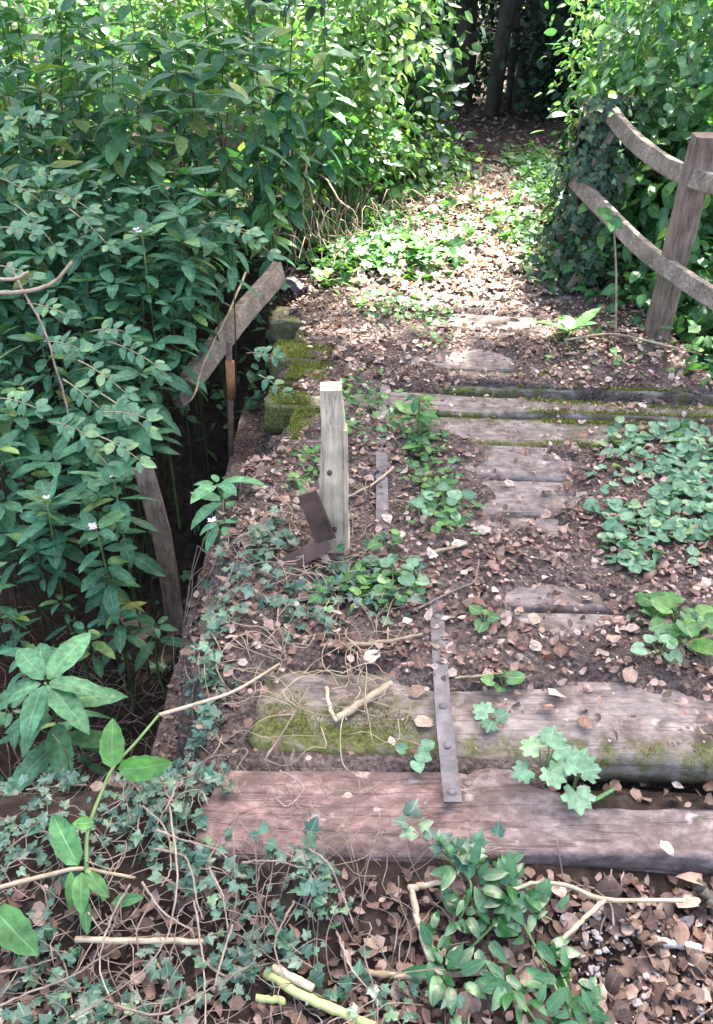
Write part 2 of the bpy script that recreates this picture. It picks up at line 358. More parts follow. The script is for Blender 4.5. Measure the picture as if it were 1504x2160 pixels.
M['stem_t'] = noisy_mat('dry_stem', [(.3, (.20, .14, .085)), (.7, (.42, .33, .22))], 25, rough=.75)
M['stem_p'] = noisy_mat('vine_stem', [(.3, (.11, .08, .06)), (.7, (.29, .22, .17))], 25, rough=.8)
M['bark_t'] = noisy_mat('damp_stem', [(.3, (.07, .048, .036)), (.7, (.19, .14, .105))], 25, rough=.8)
M['straw'] = noisy_mat('straw_stem', [(.3, (.26, .195, .12)), (.7, (.47, .385, .26))], 30, (1, 1, 1), rough=.6)
M['cane'] = noisy_mat('green_cane', [(.3, (.20, .24, .07)), (.7, (.40, .42, .18))], 10, rough=.5)
M['bark'] = noisy_mat('bark', [(.3, (.035, .028, .022)), (.7, (.10, .085, .065))], 10, (1, 1, .25), bump=.8, dist=.03)
MOSS = ((.038, .042, .012), (.13, .135, .04))
M['wood'] = noisy_mat('weathered_wood', [(.25, (.12, .095, .083)), (.48, (.215, .173, .152)), (.75, (.33, .275, .245))], 7, (3.2, 8, 8), .92, .4, .010, moss=MOSS, spec=.2, fine=9, crack=(1.6, 26, 26), dirt=.9)
M['rotten'] = noisy_mat('rotten_wood', [(.25, (.085, .058, .052)), (.48, (.185, .128, .116)), (.75, (.33, .25, .232))], 7, (4.5, 7, 7), .92, .6, .012, moss=MOSS, spec=.2, fine=11, crack=(1.5, 18, 18), dirt=.75, along=((.92, .84, .80), (.84, .90, .90)))
M['post'] = noisy_mat('pale_post_wood', [(.25, (.28, .215, .15)), (.5, (.52, .41, .285)), (.75, (.68, .57, .41))], 5, (14, 14, 1.0), .85, .5, .008, spec=.2, fine=12, crack=(38, 38, 2.0))
M['rail'] = noisy_mat('grey_rail_wood', [(.25, (.13, .095, .07)), (.5, (.25, .19, .14)), (.75, (.40, .32, .25))], 5, (1.0, 14, 14), .85, .5, .01, moss=None, spec=.2, fine=12, crack=(3, 30, 30))
M['postb'] = noisy_mat('brown_post_wood', [(.25, (.10, .068, .048)), (.5, (.19, .135, .10)), (.75, (.29, .215, .165))], 5, (14, 14, 1.0), .85, .5, .01, spec=.2, fine=9, crack=(30, 30, 2.0))
M['rust'] = noisy_mat('rusted_steel', [(.3, (.05, .028, .022)), (.55, (.10, .055, .042)), (.8, (.19, .10, .07))], 14, (1, 1, 1), .7, .3, .004, spec=.4, fine=9)
M['orange_rust'] = noisy_mat('orange_rust', [(.3, (.16, .07, .03)), (.7, (.36, .17, .07))], 14, rough=.8, fine=9)
M['strap'] = noisy_mat('galvanised_strap', [(.3, (.07, .055, .05)), (.55, (.125, .11, .11)), (.8, (.19, .17, .172))], 22, (1, 1, 1), .6, .2, .003, spec=.35, fine=12, metal=.1)
M['stone'] = noisy_mat('pebble', [(.3, (.22, .18, .16)), (.7, (.5, .45, .42))], 30, rough=.75, fine=3)
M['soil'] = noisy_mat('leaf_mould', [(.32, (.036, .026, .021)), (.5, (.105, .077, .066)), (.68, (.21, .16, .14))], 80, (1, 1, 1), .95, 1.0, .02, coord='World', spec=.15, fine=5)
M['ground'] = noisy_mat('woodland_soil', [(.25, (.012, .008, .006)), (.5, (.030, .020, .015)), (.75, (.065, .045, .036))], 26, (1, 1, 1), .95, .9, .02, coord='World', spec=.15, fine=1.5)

# ------------------------------------------------------------------ ground
def H(x, y):
    x = np.asarray(x, float); y = np.asarray(y, float)
    d = sst(1.28, 1.95, y + .10 * (fbm(x * 2, y * 2, 3) - .5)) * (1 - sst(3.7, 5.0, y + .5 * sst(-.5, -2.5, x)))
    z = -.10 + .062 * sst(.9, 1.12, y) - (.92 + .3 * sst(-.3, -.7, x) * (1 - sst(-1.3, -1.8, x))) * d
    z = z - .30 * sst(-.45, -1.5, x) * (1 - sst(.6, 1.9, y)) * sst(.2, .9, y)
    z = z + .10 * sst(4.7, 5.4, y)
    z = z + .28 * sst(-.5, -2.2, x) * sst(5.0, 6.5, y) + .22 * sst(1.7, 3.2, x) * sst(4.6, 6.0, y)
    z = z + .6 * sst(12, 30, y) + .5 * sst(6, 25, np.abs(x))
    z = z + (fbm(x * 1.3, y * 1.3, 5) - .5) * .10 + (fbm(x * 7, y * 7, 8) - .5) * .05
    return z
def axis(lo, hi, step, far_lo, far_hi, g=1.16):
    a = list(np.arange(lo, hi + 1e-6, step)); s = step; q = hi
    while q < far_hi: s *= g; q += s; a.append(q)
    s = step; q = lo; b = []
    while q > far_lo: s *= g; q -= s; b.append(q)
    return np.array(b[::-1] + a)
gx = axis(-2.8, 2.8, .045, -130, 130); gy = axis(.2, 7.5, .045, -60, 160)
def grid_faces(nx, ny):
    i = np.arange(nx - 1)[:, None]; j = np.arange(ny - 1)[None, :]; q = i * ny + j
    f = np.stack([q, q + ny, q + ny + 1, q + 1], -1).reshape(-1, 4)
    return f.ravel(), np.full(len(f), 4)
X, Y = np.meshgrid(gx, gy, indexing='ij')
l, s = grid_faces(len(gx), len(gy))
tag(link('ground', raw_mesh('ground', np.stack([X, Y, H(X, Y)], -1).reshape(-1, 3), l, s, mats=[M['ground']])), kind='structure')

# ------------------------------------------------------------------ the footbridge: sleepers, straps, beams
bridge = empty('footbridge', (0.6, 3.1, 0))
tag(bridge, 'old footbridge of weathered mossy timber sleepers over the ditch', 'footbridge')
BX, BY = 0.6, 3.1
def sleeper_mesh(k, Lx, W, T, mat, fn=None, moss_fn=None):
    nx = 80; hw = W / 2
    top = np.linspace(-1, 1, 17); prof = [(q * hw, 0) for q in top] + [(hw, -T * f) for f in (.12, .4, .75)] + [(hw, -T)] + [(0, -T), (-hw, -T)] + [(-hw, -T * f) for f in (.75, .4, .12)]
    prof = np.array(prof); m = len(prof)
    # round the upper edges
    e = np.abs(prof[:, 0]) / hw; prof[:, 1] -= np.where((prof[:, 1] > -.001), .009 * sst(.9, 1.0, e), 0)
    prof[:, 0] *= np.where(prof[:, 1] > -T * .2, 1 - .03 * sst(.9, 1, e), 1)
    xs = np.linspace(-Lx / 2, Lx / 2, nx)
    PX, J = np.meshgrid(xs, np.arange(m), indexing='ij'); PY = prof[J, 0].copy(); PZ = prof[J, 1].copy()
    istop = PZ > -T * .2
    side = np.sign(PY) * (np.abs(PY) > hw * .9)
    PZ += np.where(istop, (fbm(PX * 2.2 + 9 * k, PY * 26 + k, 20 + k) - .5) * .016 + (fbm(PX * 7 + k, PY * 70, 40 + k, 2) - .5) * .008, 0)
    PY += side * (fbm(PX * 4 + 31 * k, PZ * 9, 60 + k) - .62) * .02
    PZ += np.where(istop, -.02 * np.clip(fbm(PX * 5 + k * 3, side * 3 + k, 80 + k) - .5, 0, 1) * np.abs(side) * 2, 0)
    PX = PX + np.where(np.abs(PX) > Lx / 2 - .001, np.sign(PX) * (fbm(PY * 22 + k, PZ * 22, 90 + k) - .5) * .05, 0)
    if fn: PX, PY, PZ = fn(PX, PY, PZ, istop)
    V = np.stack([PX, PY, PZ], -1).reshape(-1, 3)
    fl = []
    for i in range(nx - 1):
        for j in range(m):
            j2 = (j + 1) % m; fl.append((i * m + j, (i + 1) * m + j, (i + 1) * m + j2, i * m + j2))
    # ends: fan to a centre vertex
    c0 = len(V); V = np.vstack([V, V[:m].mean(0) + [[.008, 0, 0]], V[(nx - 1) * m:nx * m].mean(0) - [[.008, 0, 0]]])
    loops = [i for f in fl for i in f]; sizes = [4] * len(fl)
    for j in range(m):
        j2 = (j + 1) % m; loops += [c0, j, j2]; loops += [c0 + 1, (nx - 1) * m + j2, (nx - 1) * m + j]; sizes += [3, 3]
    ms = moss_fn(V[:, 0], V[:, 1], V[:, 2]) if moss_fn else np.zeros(len(V))
    loops = np.array(loops)
    # flip so that the faces look outwards
    st = np.concatenate([[0], np.cumsum(sizes)]); loops = np.concatenate([loops[a:b][::-1] for a, b in zip(st[:-1], st[1:])])
    me = raw_mesh('sleeper', V, loops, sizes, mats=[mat], moss=ms)
    return me
NS = 16
SL = []   # centre x, centre y, yaw, width, length
for k in range(NS):
    yaw = R(-1.4 - .5 * k)
    W = .25; yc = [1.25, 1.535][k] if k < 2 else 1.562 + .2585 * (k - 1); left = [-.335, -.25, -.30, -.31, -.33, -.34, -.30, -.28, -.40, -.33, -.42, -.31, -.47, -.30, -.28, -.3][k]
    right = [1.62, 1.55, 1.6, 1.58, 1.6, 1.62, 1.55, 1.6, 1.66, 1.6, 1.55, 1.62, 1.5, 1.6, 1.5, 1.4][k]
    SL.append([(left + right) / 2, yc, yaw, W, right - left])
SL[1][3] = .275; SL[8][3] = .195; SL[8][1] -= .012; SL[9][3] = .235; SL[7][1] += 0.0
def s0_fn(PX, PY, PZ, top):
    # the near sleeper: its rear edge is rotted away towards the right, its left half has a worn ridge
    lim = .125 - .125 * sst(-.32, -.12, PX + .06 * (fbm(PX * 7, PX * 0, 301) - .5)) + .022 * (fbm(PX * 16, PX * 0 + PZ * 9, 302) - .5)
    PY = np.minimum(PY, lim)
    lft = 1 - sst(-.42, -.32, PX)
    step = sst(.050, .064, PY + .02 * (fbm(PX * 6, PX * 0, 305) - .5))
    PZ = PZ - np.where(top, lft * step * .018, 0)
    PZ = PZ - np.where(top, lft * .014 * sst(-.095, -.125, PY + .02 * (fbm(PX * 6, PX * 0, 307) - .5)), 0)
    PZ = PZ - np.where(top, .012 * np.exp(-((PX + .385) / .006) ** 2), 0)
    return PX, PY, PZ
def s1_fn(PX, PY, PZ, top):
    f = sst(-.05, -.125, PY) ; PZ = PZ - np.where(top, f * .02 * (.4 + fbm(PX * 5, PX * 0, 311)), 0)
    return PX, PY, PZ
def s8_fn(PX, PY, PZ, top):
    # the narrow mossy sleeper: tapers to the right where gaps open on both sides
    t = sst(-.45, .75, PX); PY = PY * (1 - .36 * t) + .008 * np.sin(PX * 9)
    return PX, PY, PZ
def s9_fn(PX, PY, PZ, top):
    t = sst(-.3, .5, PX); PY = np.where(PY < 0, PY * (1 - .42 * t), PY); return PX, PY, PZ
def moss_of(k):
    def f(x, y, z):
        m = np.zeros_like(x)
        if k == 0: m = .32 * sst(.0, -.03, z + .02) * (y < 0) + .25 * (fbm(x * 4, y * 9, 7) > .62)
        elif k == 1: m = .55 * sst(-.03, -.11, y) * (.4 + .6 * sst(.1, .4, x)) + .5 * sst(-.30, -.6, x) * fbm(x * 5, y * 12, 8) + .2
        elif k in (7, 8, 9): m = .12 * sst(-.2, .4, x) + .38 * sst(.5, 1.0, np.abs(y) / .12) + .28 + .3 * sst(-.7, -.86, x)
        elif k in (10, 11, 12): m = .2 + .35 * sst(-.65, -.86, x)
        else: m = .25 * fbm(x * 5, y * 9, 30 + k)
        return m
    return f
for k, (cx, yc, yaw, W, Lx) in enumerate(SL):
    fn = {0: s0_fn, 1: s1_fn, 8: s8_fn, 9: s9_fn}.get(k)
    me = sleeper_mesh(k, Lx, W, .09 if k == 1 else .13, M['rotten'] if k == 0 else M['wood'], fn, moss_of(k))
    o = link('sleeper', me, bridge, (cx - BX, yc + math.tan(yaw) * (cx - .6) - BY, float(-.012 * vn(np.array(k * 3.7), np.array(0.5))) - (.006 if k == 0 else 0)))
    o.rotation_euler = (R(float(vn(np.array(k * 1.3), np.array(4.5)) - .5) * 2.0), 0, yaw)
    if k == 0: o['label'] = 'reddish rotten near sleeper with its rear edge broken away'
    if k == 8: o['label'] = 'narrow green mossy sleeper with dark gaps beside it'
def box_T(a, b):
    (x0, y0, z0), (x1, y1, z1) = a, b
    v = [(x0, y0, z0), (x1, y0, z0), (x1, y1, z0), (x0, y1, z0), (x0, y0, z1), (x1, y0, z1), (x1, y1, z1), (x0, y1, z1)]
    return Tm(v, [(0, 0)] * 8, [(3, 2, 1, 0), (4, 5, 6, 7), (0, 1, 5, 4), (1, 2, 6, 5), (2, 3, 7, 6), (3, 0, 4, 7)])
def flat(o):
    o.data.polygons.foreach_set('use_smooth', np.zeros(len(o.data.polygons), bool)); return o
for bx in (-.32, .5, 1.45):   # steel bearers under the sleepers
    A = Acc()
    for (dx, z0, z1) in ((.055, -.158, -.146), (.006, -.31, -.158), (.055, -.322, -.31)):
        A.add(box_T((bx - BX - dx, 1.15 - BY, z0), (bx - BX + dx, 5.2 - BY, z1)), I3, np.zeros((1, 3)))
    flat(A.obj('steel_bearer', M['rust'], bridge))
def strap(pts, wd, label):
    """flat galvanised strap following the sleeper tops, with bolts"""
    pts = spline(pts, 40); tg = nrm(np.gradient(pts, axis=0)); sd_ = nrm(np.cross(tg, [0, 0, 1])); V = []; fc = []
    for i, p in enumerate(pts):
        jz = .003 * math.sin(i * 1.7)
        for (a, b) in ((-1, .006), (1, .006), (1, 0), (-1, 0)): V.append(p + sd_[i] * a * wd / 2 + [0, 0, b + jz] - np.array([BX, BY, 0]))
    n = len(pts)
    for i in range(n - 1):
        for j in range(4):
            k = (j + 1) % 4; fc.append((i * 4 + j, i * 4 + k, (i + 1) * 4 + k, (i + 1) * 4 + j))
    fc += [(3, 2, 1, 0), tuple((n - 1) * 4 + j for j in range(4))]
    o = flat(Acc().add(Tm(V, [(0, 0)] * len(V), fc), I3, np.zeros((1, 3))).obj('metal_strap', M['strap'], bridge))
    for f in (.07, .31, .52, .9):
        p = pts[int(f * (n - 1))] - np.array([BX, BY, -.006])
        tb = tube_T([p, p + [0, 0, .004], p + [0, 0, .007]], [.011, .010, .005], 10)
        Acc().add(tb, I3, np.zeros((1, 3))).obj('bolt', M['strap'], o)
zt = .012
strap([at_z(955, 1695, zt), at_z(945, 1600, zt + .004), at_z(935, 1500, zt + .006), at_z(927, 1380, zt + .010), at_z(918, 1255, zt + .002)], .04, '')
strap([at_z(806, 1140, zt + .006), at_z(806, 1040, zt + .008), at_z(805, 930, zt + .004), at_z(812, 830, zt - .004), at_z(814, 750, zt + .002)], .042, '')

# ------------------------------------------------------------------ soil lying on the deck
bare = [((560, 1700), .30, .2, 2.0), ((1000, 1770), .7, .16, 2.4), ((1300, 1780), .6, .16, 2.4), ((660, 1545), .36, .13, 1.5), ((850, 1550), .3, .10, 1.0), ((1150, 1520), .30, .10, 1.5), ((1400, 1540), .3, .10, 1.5), ((1190, 1290), .13, .09, 1.3),
        ((1250, 1430), .12, .07, .6), ((1110, 1010), .14, .22, 1.5), ((1100, 910), .26, .10, 1.6), ((1180, 862), .6, .14, 1.9), ((850, 845), .4, .08, .8), ((1020, 770), .20, .13, 1.2), ((1010, 680), .28, .10, 1.3), ((1020, 632), .45, .12, 1.3),
        ((605, 880), .12, .14, 1.2), ((600, 770), .16, .2, 1.0), ((720, 1550), .2, .12, 1.5)]
bare = [(at_z(*p)[0], at_z(*p)[1], a, b, q) for p, a, b, q in bare]
def cover(x, y):
    c = .52 + 1.0 * (fbm(x * 5, y * 5, 101) - .5) + .5 * (fbm(x * 17, y * 17, 105) - .5)
    for (bx, by, a, b, q) in bare: c = c - q * np.exp(-((x - bx) / a) ** 2 - ((y - by) / b) ** 2)
    return c
def gaps(x, y):
    s_ = -.0945 * (x - .6)
    return sst(.35, .6, x) * np.maximum(1 - sst(.045, .07, np.abs(y - 3.485 - s_)), 1 - sst(.02, .045, np.abs(y - 3.258 - s_)))
def S(x, y):
    c = cover(x, y); z = -.03 + .048 * sst(-.12, .5, c) + .016 * (fbm(x * 14, y * 14, 110) - .5)
    gapA = sst(.42, .55, x) * (1 - sst(.07, .10, np.abs(y - (1.35 - .03 * (x - .6)))))
    gapB = gaps(x, y)
    z = z - .2 * gapA - .5 * gapB
    # mound along the left edge, then down beside the bearer
    edge = -.385 + .20 * (fbm(y * 4, y * 0, 120) - .5) + .16 * (fbm(y * 15, x * 6, 121) - .5) + .06 * sst(1.95, 1.4, y) + .10 * sst(2.6, 3.1, y)
    z = z + .03 * np.exp(-((x - edge - .08) / .08) ** 2) * (1 - sst(2.5, 2.9, y)) * sst(1.55, 1.7, y)
    z = z - .45 * sst(edge, edge - .12, x)
    z = z - .2 * sst(1.60, 1.72, x) - .1 * (1 - sst(1.30, 1.40, y))
    return z
sx = np.arange(-.62, 1.80, .014); sy = np.arange(1.2, 5.35, .014)
X, Y = np.meshgrid(sx, sy, indexing='ij'); l, s = grid_faces(len(sx), len(sy))
tag(link('leaf_mould', raw_mesh('leaf_mould', np.stack([X, Y, S(X, Y)], -1).reshape(-1, 3), l, s, mats=[M['soil']])), 'dark leaf mould lying over the bridge sleepers', 'soil', kind='stuff')
def G(x, y):
    """height of what one would step on"""
    x = np.asarray(x, float); y = np.asarray(y, float)
    on = (x > -.62) & (x < 1.78) & (y > 1.21) & (y < 5.3)
    deck = (x > -.28) & (x < 1.5) & (y > 1.12) & (y < 5.2)
    z = H(x, y); z = np.where(on, np.maximum(z, S(x, y)), z)
    gapA = (x > .45) & (np.abs(y - (1.345 - .03 * (x - .6))) < .085)
    return np.where(deck & ~gapA & (gaps(x, y) < .3), np.maximum(z, 0.003), z)

# ------------------------------------------------------------------ scatter helpers
def rand_dirs(n, up=0.0, spread=1.0):
    v = rng.normal(0, 1, (n, 3)); v[:, 2] = v[:, 2] * spread + up; return nrm(v)
def lying(n, tilt=.35):
    """frames for leaves lying about on the ground"""
    a = rng.random(n) * 2 * math.pi; d = np.stack([np.cos(a), np.sin(a), rng.normal(0, tilt * .6, n)], -1)
    nn = nrm(np.stack([rng.normal(0, tilt, n), rng.normal(0, tilt, n), np.where(rng.random(n) < .25, -1, 1.0)], -1))
    return frames(d, nn)
def scatter_px(n, boxes, z=0.0):
    """n points on the ground spread evenly in world area over regions ((px,py) ellipses with weights)"""
    out = []; wsum = sum(b[4] for b in boxes)
    for (px, py, rx, ry, wt) in boxes:
        k = int(n * wt / wsum); c = at_z(px, py, z); ex = at_z(px + rx, py, z)[0] - c[0]; ey = abs(at_z(px, py - ry, z)[1] - at_z(px, py + ry, z)[1]) / 2
        a = rng.random(k) * 2 * math.pi; r = np.sqrt(rng.random(k)) * (1 + .25 * rng.normal(0, 1, k))
        out.append(np.stack([c[0] + r * np.cos(a) * ex, c[1] + r * np.sin(a) * ey], -1))
    return np.concatenate(out)
def add_mixed(A, Ts, Fm, P, size, rnd=None):
    n = len(P); ix = rng.integers(0, len(Ts), n); size = np.broadcast_to(size, (n,))
    if rnd is None: rnd = rng.random(n)
    for i, T in enumerate(Ts):
        q = ix == i
        if q.any(): A.add(T, Fm[q] * size[q, None, None], P[q], rnd[q])
POOL = {}
def pool(key, Ts, mat):
    k = (key, mat.name, tuple(id(q) for q in Ts))
    if k not in POOL:
        POOL[k] = [Acc().add(T, I3, np.zeros((1, 3)), [0.0]).mesh(key, mat) for T in Ts]
    return POOL[k]
def m4(F, scale, p):
    Mx = Matrix.Identity(4)
    for i in range(3):
        for j in range(3): Mx[i][j] = float(F[i][j] * scale)
        Mx[i][3] = float(p[i])
    return Mx

# ------------------------------------------------------------------ fallen leaves
U_ = lambda x0, x1, y0, y1, n: np.stack([rng.uniform(x0, x1, n), rng.uniform(y0, y1, n)], -1)
DECK_W = lambda x, y: np.clip(.06 + 1.1 * sst(-.1, .6, cover(x, y)) + .5 * (fbm(x * 4, y * 4, 130) - .4) - .6 * sst(1.38, 1.34, y) + .7 * np.exp(-((x - .75) / .35) ** 2 - ((y - 2.1) / .6) ** 2)
                              + .8 * np.exp(-((x - 1.2) / .3) ** 2 - ((y - 3.7) / .5) ** 2), .03, 2)
def deck_points(n, x0=-.45, x1=1.6, y0=1.24, y1=5.2):
    out = []
    while sum(map(len, out)) < n:
        x = rng.uniform(x0, x1, n * 3); y = rng.uniform(y0, y1, n * 3); k = rng.random(n * 3) * 1.6 < DECK_W(x, y)
        out.append(np.stack([x[k], y[k]], -1))
    return np.concatenate(out)[:n]
def put(P2, lift=.006):
    return np.concatenate([P2, (G(P2[:, 0], P2[:, 1]) + lift + rng.random(len(P2)) * .012)[:, None]], 1)
A = Acc(); P = put(deck_points(5600)); add_mixed(A, DEAD_LO, lying(len(P)), P, np.clip(rng.lognormal(-3.75, .42, len(P)), .008, .055))
tag(A.obj('deck_litter', M['litter']), 'small brown and pinkish leaf litter covering the bridge deck', 'leaf litter', kind='stuff')
A = Acc(); P = put(deck_points(3600, -.55, 1.6, 1.2, 5.2), .003); add_mixed(A, DEAD_LO, lying(len(P), .25), P, rng.uniform(.015, .035, len(P)))
tag(A.obj('damp_litter', M['litter_dark']), 'dark damp leaf scraps pressed into the deck soil', 'leaf litter', kind='stuff')
A = Acc(); P = put(deck_points(5200, -.5, 1.6, 1.2, 5.2), .002); add_mixed(A, DEAD_LO, lying(len(P), .3), P, rng.uniform(.006, .016, len(P)))
tag(A.obj('litter_crumbs', M['litter']), 'crumbs of broken leaf strewn over the bridge deck', 'leaf litter', kind='stuff')
A = Acc(); P2 = U_(-.60, -.30, 1.35, 3.0, 1300); P = put(P2, .004); add_mixed(A, DEAD_LO, lying(len(P), .6), P, rng.uniform(.012, .04, len(P)))
tag(A.obj('edge_litter', M['litter_dark']), 'dark leaf litter caught along the ragged left deck edge', 'leaf litter', kind='stuff')
# countable larger leaves
def fallen(P2, sizes, mat, label, group, lift=.010, tilt=.3, name='fallen_leaf'):
    pl = pool('fallen_leaf', DEAD, mat); P = put(P2, lift); Fm = lying(len(P), tilt)
    for i in range(len(P)):
        o = link(name, pl[rng.integers(len(pl))], None, None, m4(Fm[i], sizes[i], P[i]))
        tag(o, label, 'leaf', group)
fallen(deck_points(110, -.3, 1.5, 1.3, 2.9), rng.uniform(.036, .058, 110), M['litter'], 'curled brown fallen leaf on the near half of the bridge deck', 'larger fallen leaves on the near half of the deck')
fallen(deck_points(34, -.3, 1.5, 2.9, 4.9), rng.uniform(.035, .06, 34), M['litter'], 'curled brown fallen leaf on the far half of the bridge deck', 'larger fallen leaves on the far half of the deck')
def named_leaf(px, py, size, mat, label, yaw=None, flat_=True):
    p = at_z(px, py, 0.0); z = float(G(p[0], p[1])) + .012; p = at_z(px, py, z); pl = pool('fallen_leaf', DEAD, mat)
    a = yaw if yaw is not None else rng.random() * 6.28
    Fm = frames(np.array([[math.cos(a), math.sin(a), .05]]), np.array([[.1, -.15, 1.0]]))[0]
    tag(link('fallen_leaf', pl[3], None, None, m4(Fm, size, p - Fm[:, 1] * size * .5)), label, 'leaf')
named_leaf(845, 1125, .05, M['litter_pale'], 'bleached white fallen leaf beside the dark soil near the upper strap')
named_leaf(1235, 1520, .055, M['litter'], 'orange brown heart shaped leaf on the bare second sleeper')
named_leaf(1408, 1786, .038, M['litter_pale'], 'small yellowish oval leaf lying alone on the near sleeper')
named_leaf(785, 1380, .055, M['litter_pale'], 'pale pinkish fallen leaf left of the lower strap')
named_leaf(895, 1520, .055, M['litter_pale'], 'pale tan leaf lying on moss beside the lower strap bolts')
named_leaf(880, 1455, .05, M['litter'], 'tan upturned leaf just above the pale tan leaf by the strap')
named_leaf(1330, 1420, .06, M['litter_pale'], 'cream ragged leaf among litter at the third sleeper')

fallen(np.stack([rng.uniform(.45, 1.0, 26), rng.uniform(1.29, 1.40, 26)], -1), rng.uniform(.025, .05, 26), M['litter_dark'], 'dark leaf caught in the hole behind the near sleeper', 'leaves in the hole behind the near sleeper', .008, .5)
# foreground litter, in front of the bridge
def fore_points(n, wt=None):
    out = []
    while sum(map(len, out)) < n:
        x = rng.uniform(-1.0, 1.0, n * 3); y = rng.uniform(.62, 1.10, n * 3)
        k = rng.random(n * 3) < (.28 + .72 * sst(-.2, .35, x)) * (.6 + .6 * vn(x * 6, y * 6, 140)); out.append(np.stack([x[k], y[k]], -1))
    return np.concatenate(out)[:n]
A = Acc(); P = put(fore_points(4000), .0); add_mixed(A, DEAD_LO, lying(len(P), .4), P, rng.uniform(.015, .045, len(P)))
tag(A.obj('ground_litter', M['litter_dark']), 'brown leaf litter over the soil in front of the bridge', 'leaf litter', kind='stuff')
fallen(fore_points(58), rng.uniform(.04, .07, 58), M['litter'], 'large brown leaf on the ground in front of the near sleeper', 'large fallen leaves in front of the bridge', .012, .45)
fallen(np.stack([rng.uniform(.30, .85, 62), rng.uniform(.70, 1.07, 62)], -1), rng.uniform(.04, .075, 62), M['litter_dark'], 'russet brown leaf in the drift by the gravel', 'russet leaves drifted by the gravel', .014, .5)
# far path litter
P2 = scatter_px(5600, [(960, 520, 260, 90, 3), (1000, 590, 200, 40, 1.2), (930, 440, 200, 60, 2), (1040, 400, 110, 35, 1.6)]); P = put(P2, .01)
A = Acc(); add_mixed(A, DEAD_LO, lying(len(P), .45), P, rng.uniform(.03, .07, len(P)))
tag(A.obj('path_litter', M['litter_pale']), 'pale dry leaves strewn along the path beyond the bridge', 'leaf litter', kind='stuff')
P2 = np.stack([rng.uniform(-.5, 5, 4500), rng.uniform(8.6, 17, 4500)], -1); P = put(P2, .0)
A = Acc(); add_mixed(A, DEAD_LO, lying(len(P), .3), P, rng.uniform(.05, .1, len(P)))
tag(A.obj('wood_floor_litter', M['litter_dark']), 'russet leaf litter on the shady wood floor', 'leaf litter', kind='stuff')

# ------------------------------------------------------------------ posts, rails and boards
def beam(name, pts, wd, th, mat, parent=None, n=16, loc=(0, 0, 0), upv=(0, 0, 1), wear=.004, seed=0):
    """timber of rectangular section along a curve; wd across, th along upv"""
    pts = spline(np.array(pts, float), n) - np.array(loc); tg = nrm(np.gradient(pts, axis=0)); V = []; fc = []; lf = []
    r = .12
    pr = [(-1, -1 + r), (-1, 1 - r), (-1 + r, 1), (0, 1), (1 - r, 1), (1, 1 - r), (1, -1 + r), (1 - r, -1), (0, -1), (-1 + r, -1)]; m = len(pr)
    for i in range(n):
        x = nrm(np.cross(tg[i], upv)); z = np.cross(x, tg[i])
        for j, (a, b) in enumerate(pr):
            nz = wear * (float(fbm(np.array(i * .6 + seed), np.array(j * 1.3), 200 + seed)) - .5) * 2
            wv_ = wd if not isinstance(wd, tuple) else wd[0] + (wd[1] - wd[0]) * i / (n - 1)
            V.append(pts[i] + x * (a * wv_ / 2 + nz) + z * (b * th / 2 + nz)); lf.append((0, 0))
    for i in range(n - 1):
        for j in range(m): k = (j + 1) % m; fc.append((i * m + j, (i + 1) * m + j, (i + 1) * m + k, i * m + k))
    fc.append(tuple(range(m))); fc.append(tuple((n - 1) * m + j for j in range(m))[::-1])
    return flat(Acc().add(Tm(V, lf, [f[::-1] for f in fc]), I3, np.zeros((1, 3))).obj(name, mat, parent, loc if parent is None else None))

# central broken post with its steel bracket
pb = at_z(707, 1160, .01); bp_ = empty('broken_post', pb)
tag(bp_, 'pale broken timber post standing on the deck with a rusted steel bracket', 'post')
beam('post', [(0, 0, -.03), (-.002, 0, .2), (.001, .0, .42), (-.004, -.005, .565)], (.098, .060), .06, M['post'], bp_, 14, (0, 0, 0), (0, 1, .0), .004, 3)
beam('split_edge', [(.034, -.012, .0), (.037, -.012, .2), (.036, -.012, .44)], .012, .05, M['post'], bp_, 10, (0, 0, 0), (0, 1, 0), .004, 6)
A = Acc()
def plate(a, b, wd, nrm_, th=.007):
    a = np.array(a, float); b = np.array(b, float); t = nrm(b - a); x = nrm(np.cross(t, nrm_)); z = np.cross(x, t)
    v = [p + x * sx_ * wd / 2 + z * sz * th / 2 for p in (a, b) for sx_, sz in ((-1, -1), (1, -1), (1, 1), (-1, 1))]
    return Tm(v, [(0, 0)] * 8, [(0, 1, 2, 3), (7, 6, 5, 4), (0, 4, 5, 1), (1, 5, 6, 2), (2, 6, 7, 3), (3, 7, 4, 0)])
for a, b, wd, nn in [((-.030, -.075, .085), (-.078, -.085, .262), .056, (.1, -1, .15)), ((-.003, -.055, .095), (-.050, -.064, .250), .045, (1, .25, .2)),
                     ((-.018, -.078, .082), (-.165, -.115, .012), .05, (.1, -.85, .5)), ((-.020, -.055, .060), (-.165, -.09, -.006), .05, (.1, .3, 1)), ((-.10, -.05, .004), (.03, -.045, .004), .06, (0, 0, 1))]:
    A.add(plate(a, b, wd, nn, .008), I3, np.zeros((1, 3)))
flat(A.obj('bracket', M['rust'], bp_))
for (x, z) in ((-.012, .30), (.0, .10)):
    tube_obj('bolt', [(x, -.03, z), (x, -.04, z)], [.008, .007], M['rust'], bp_, 8)

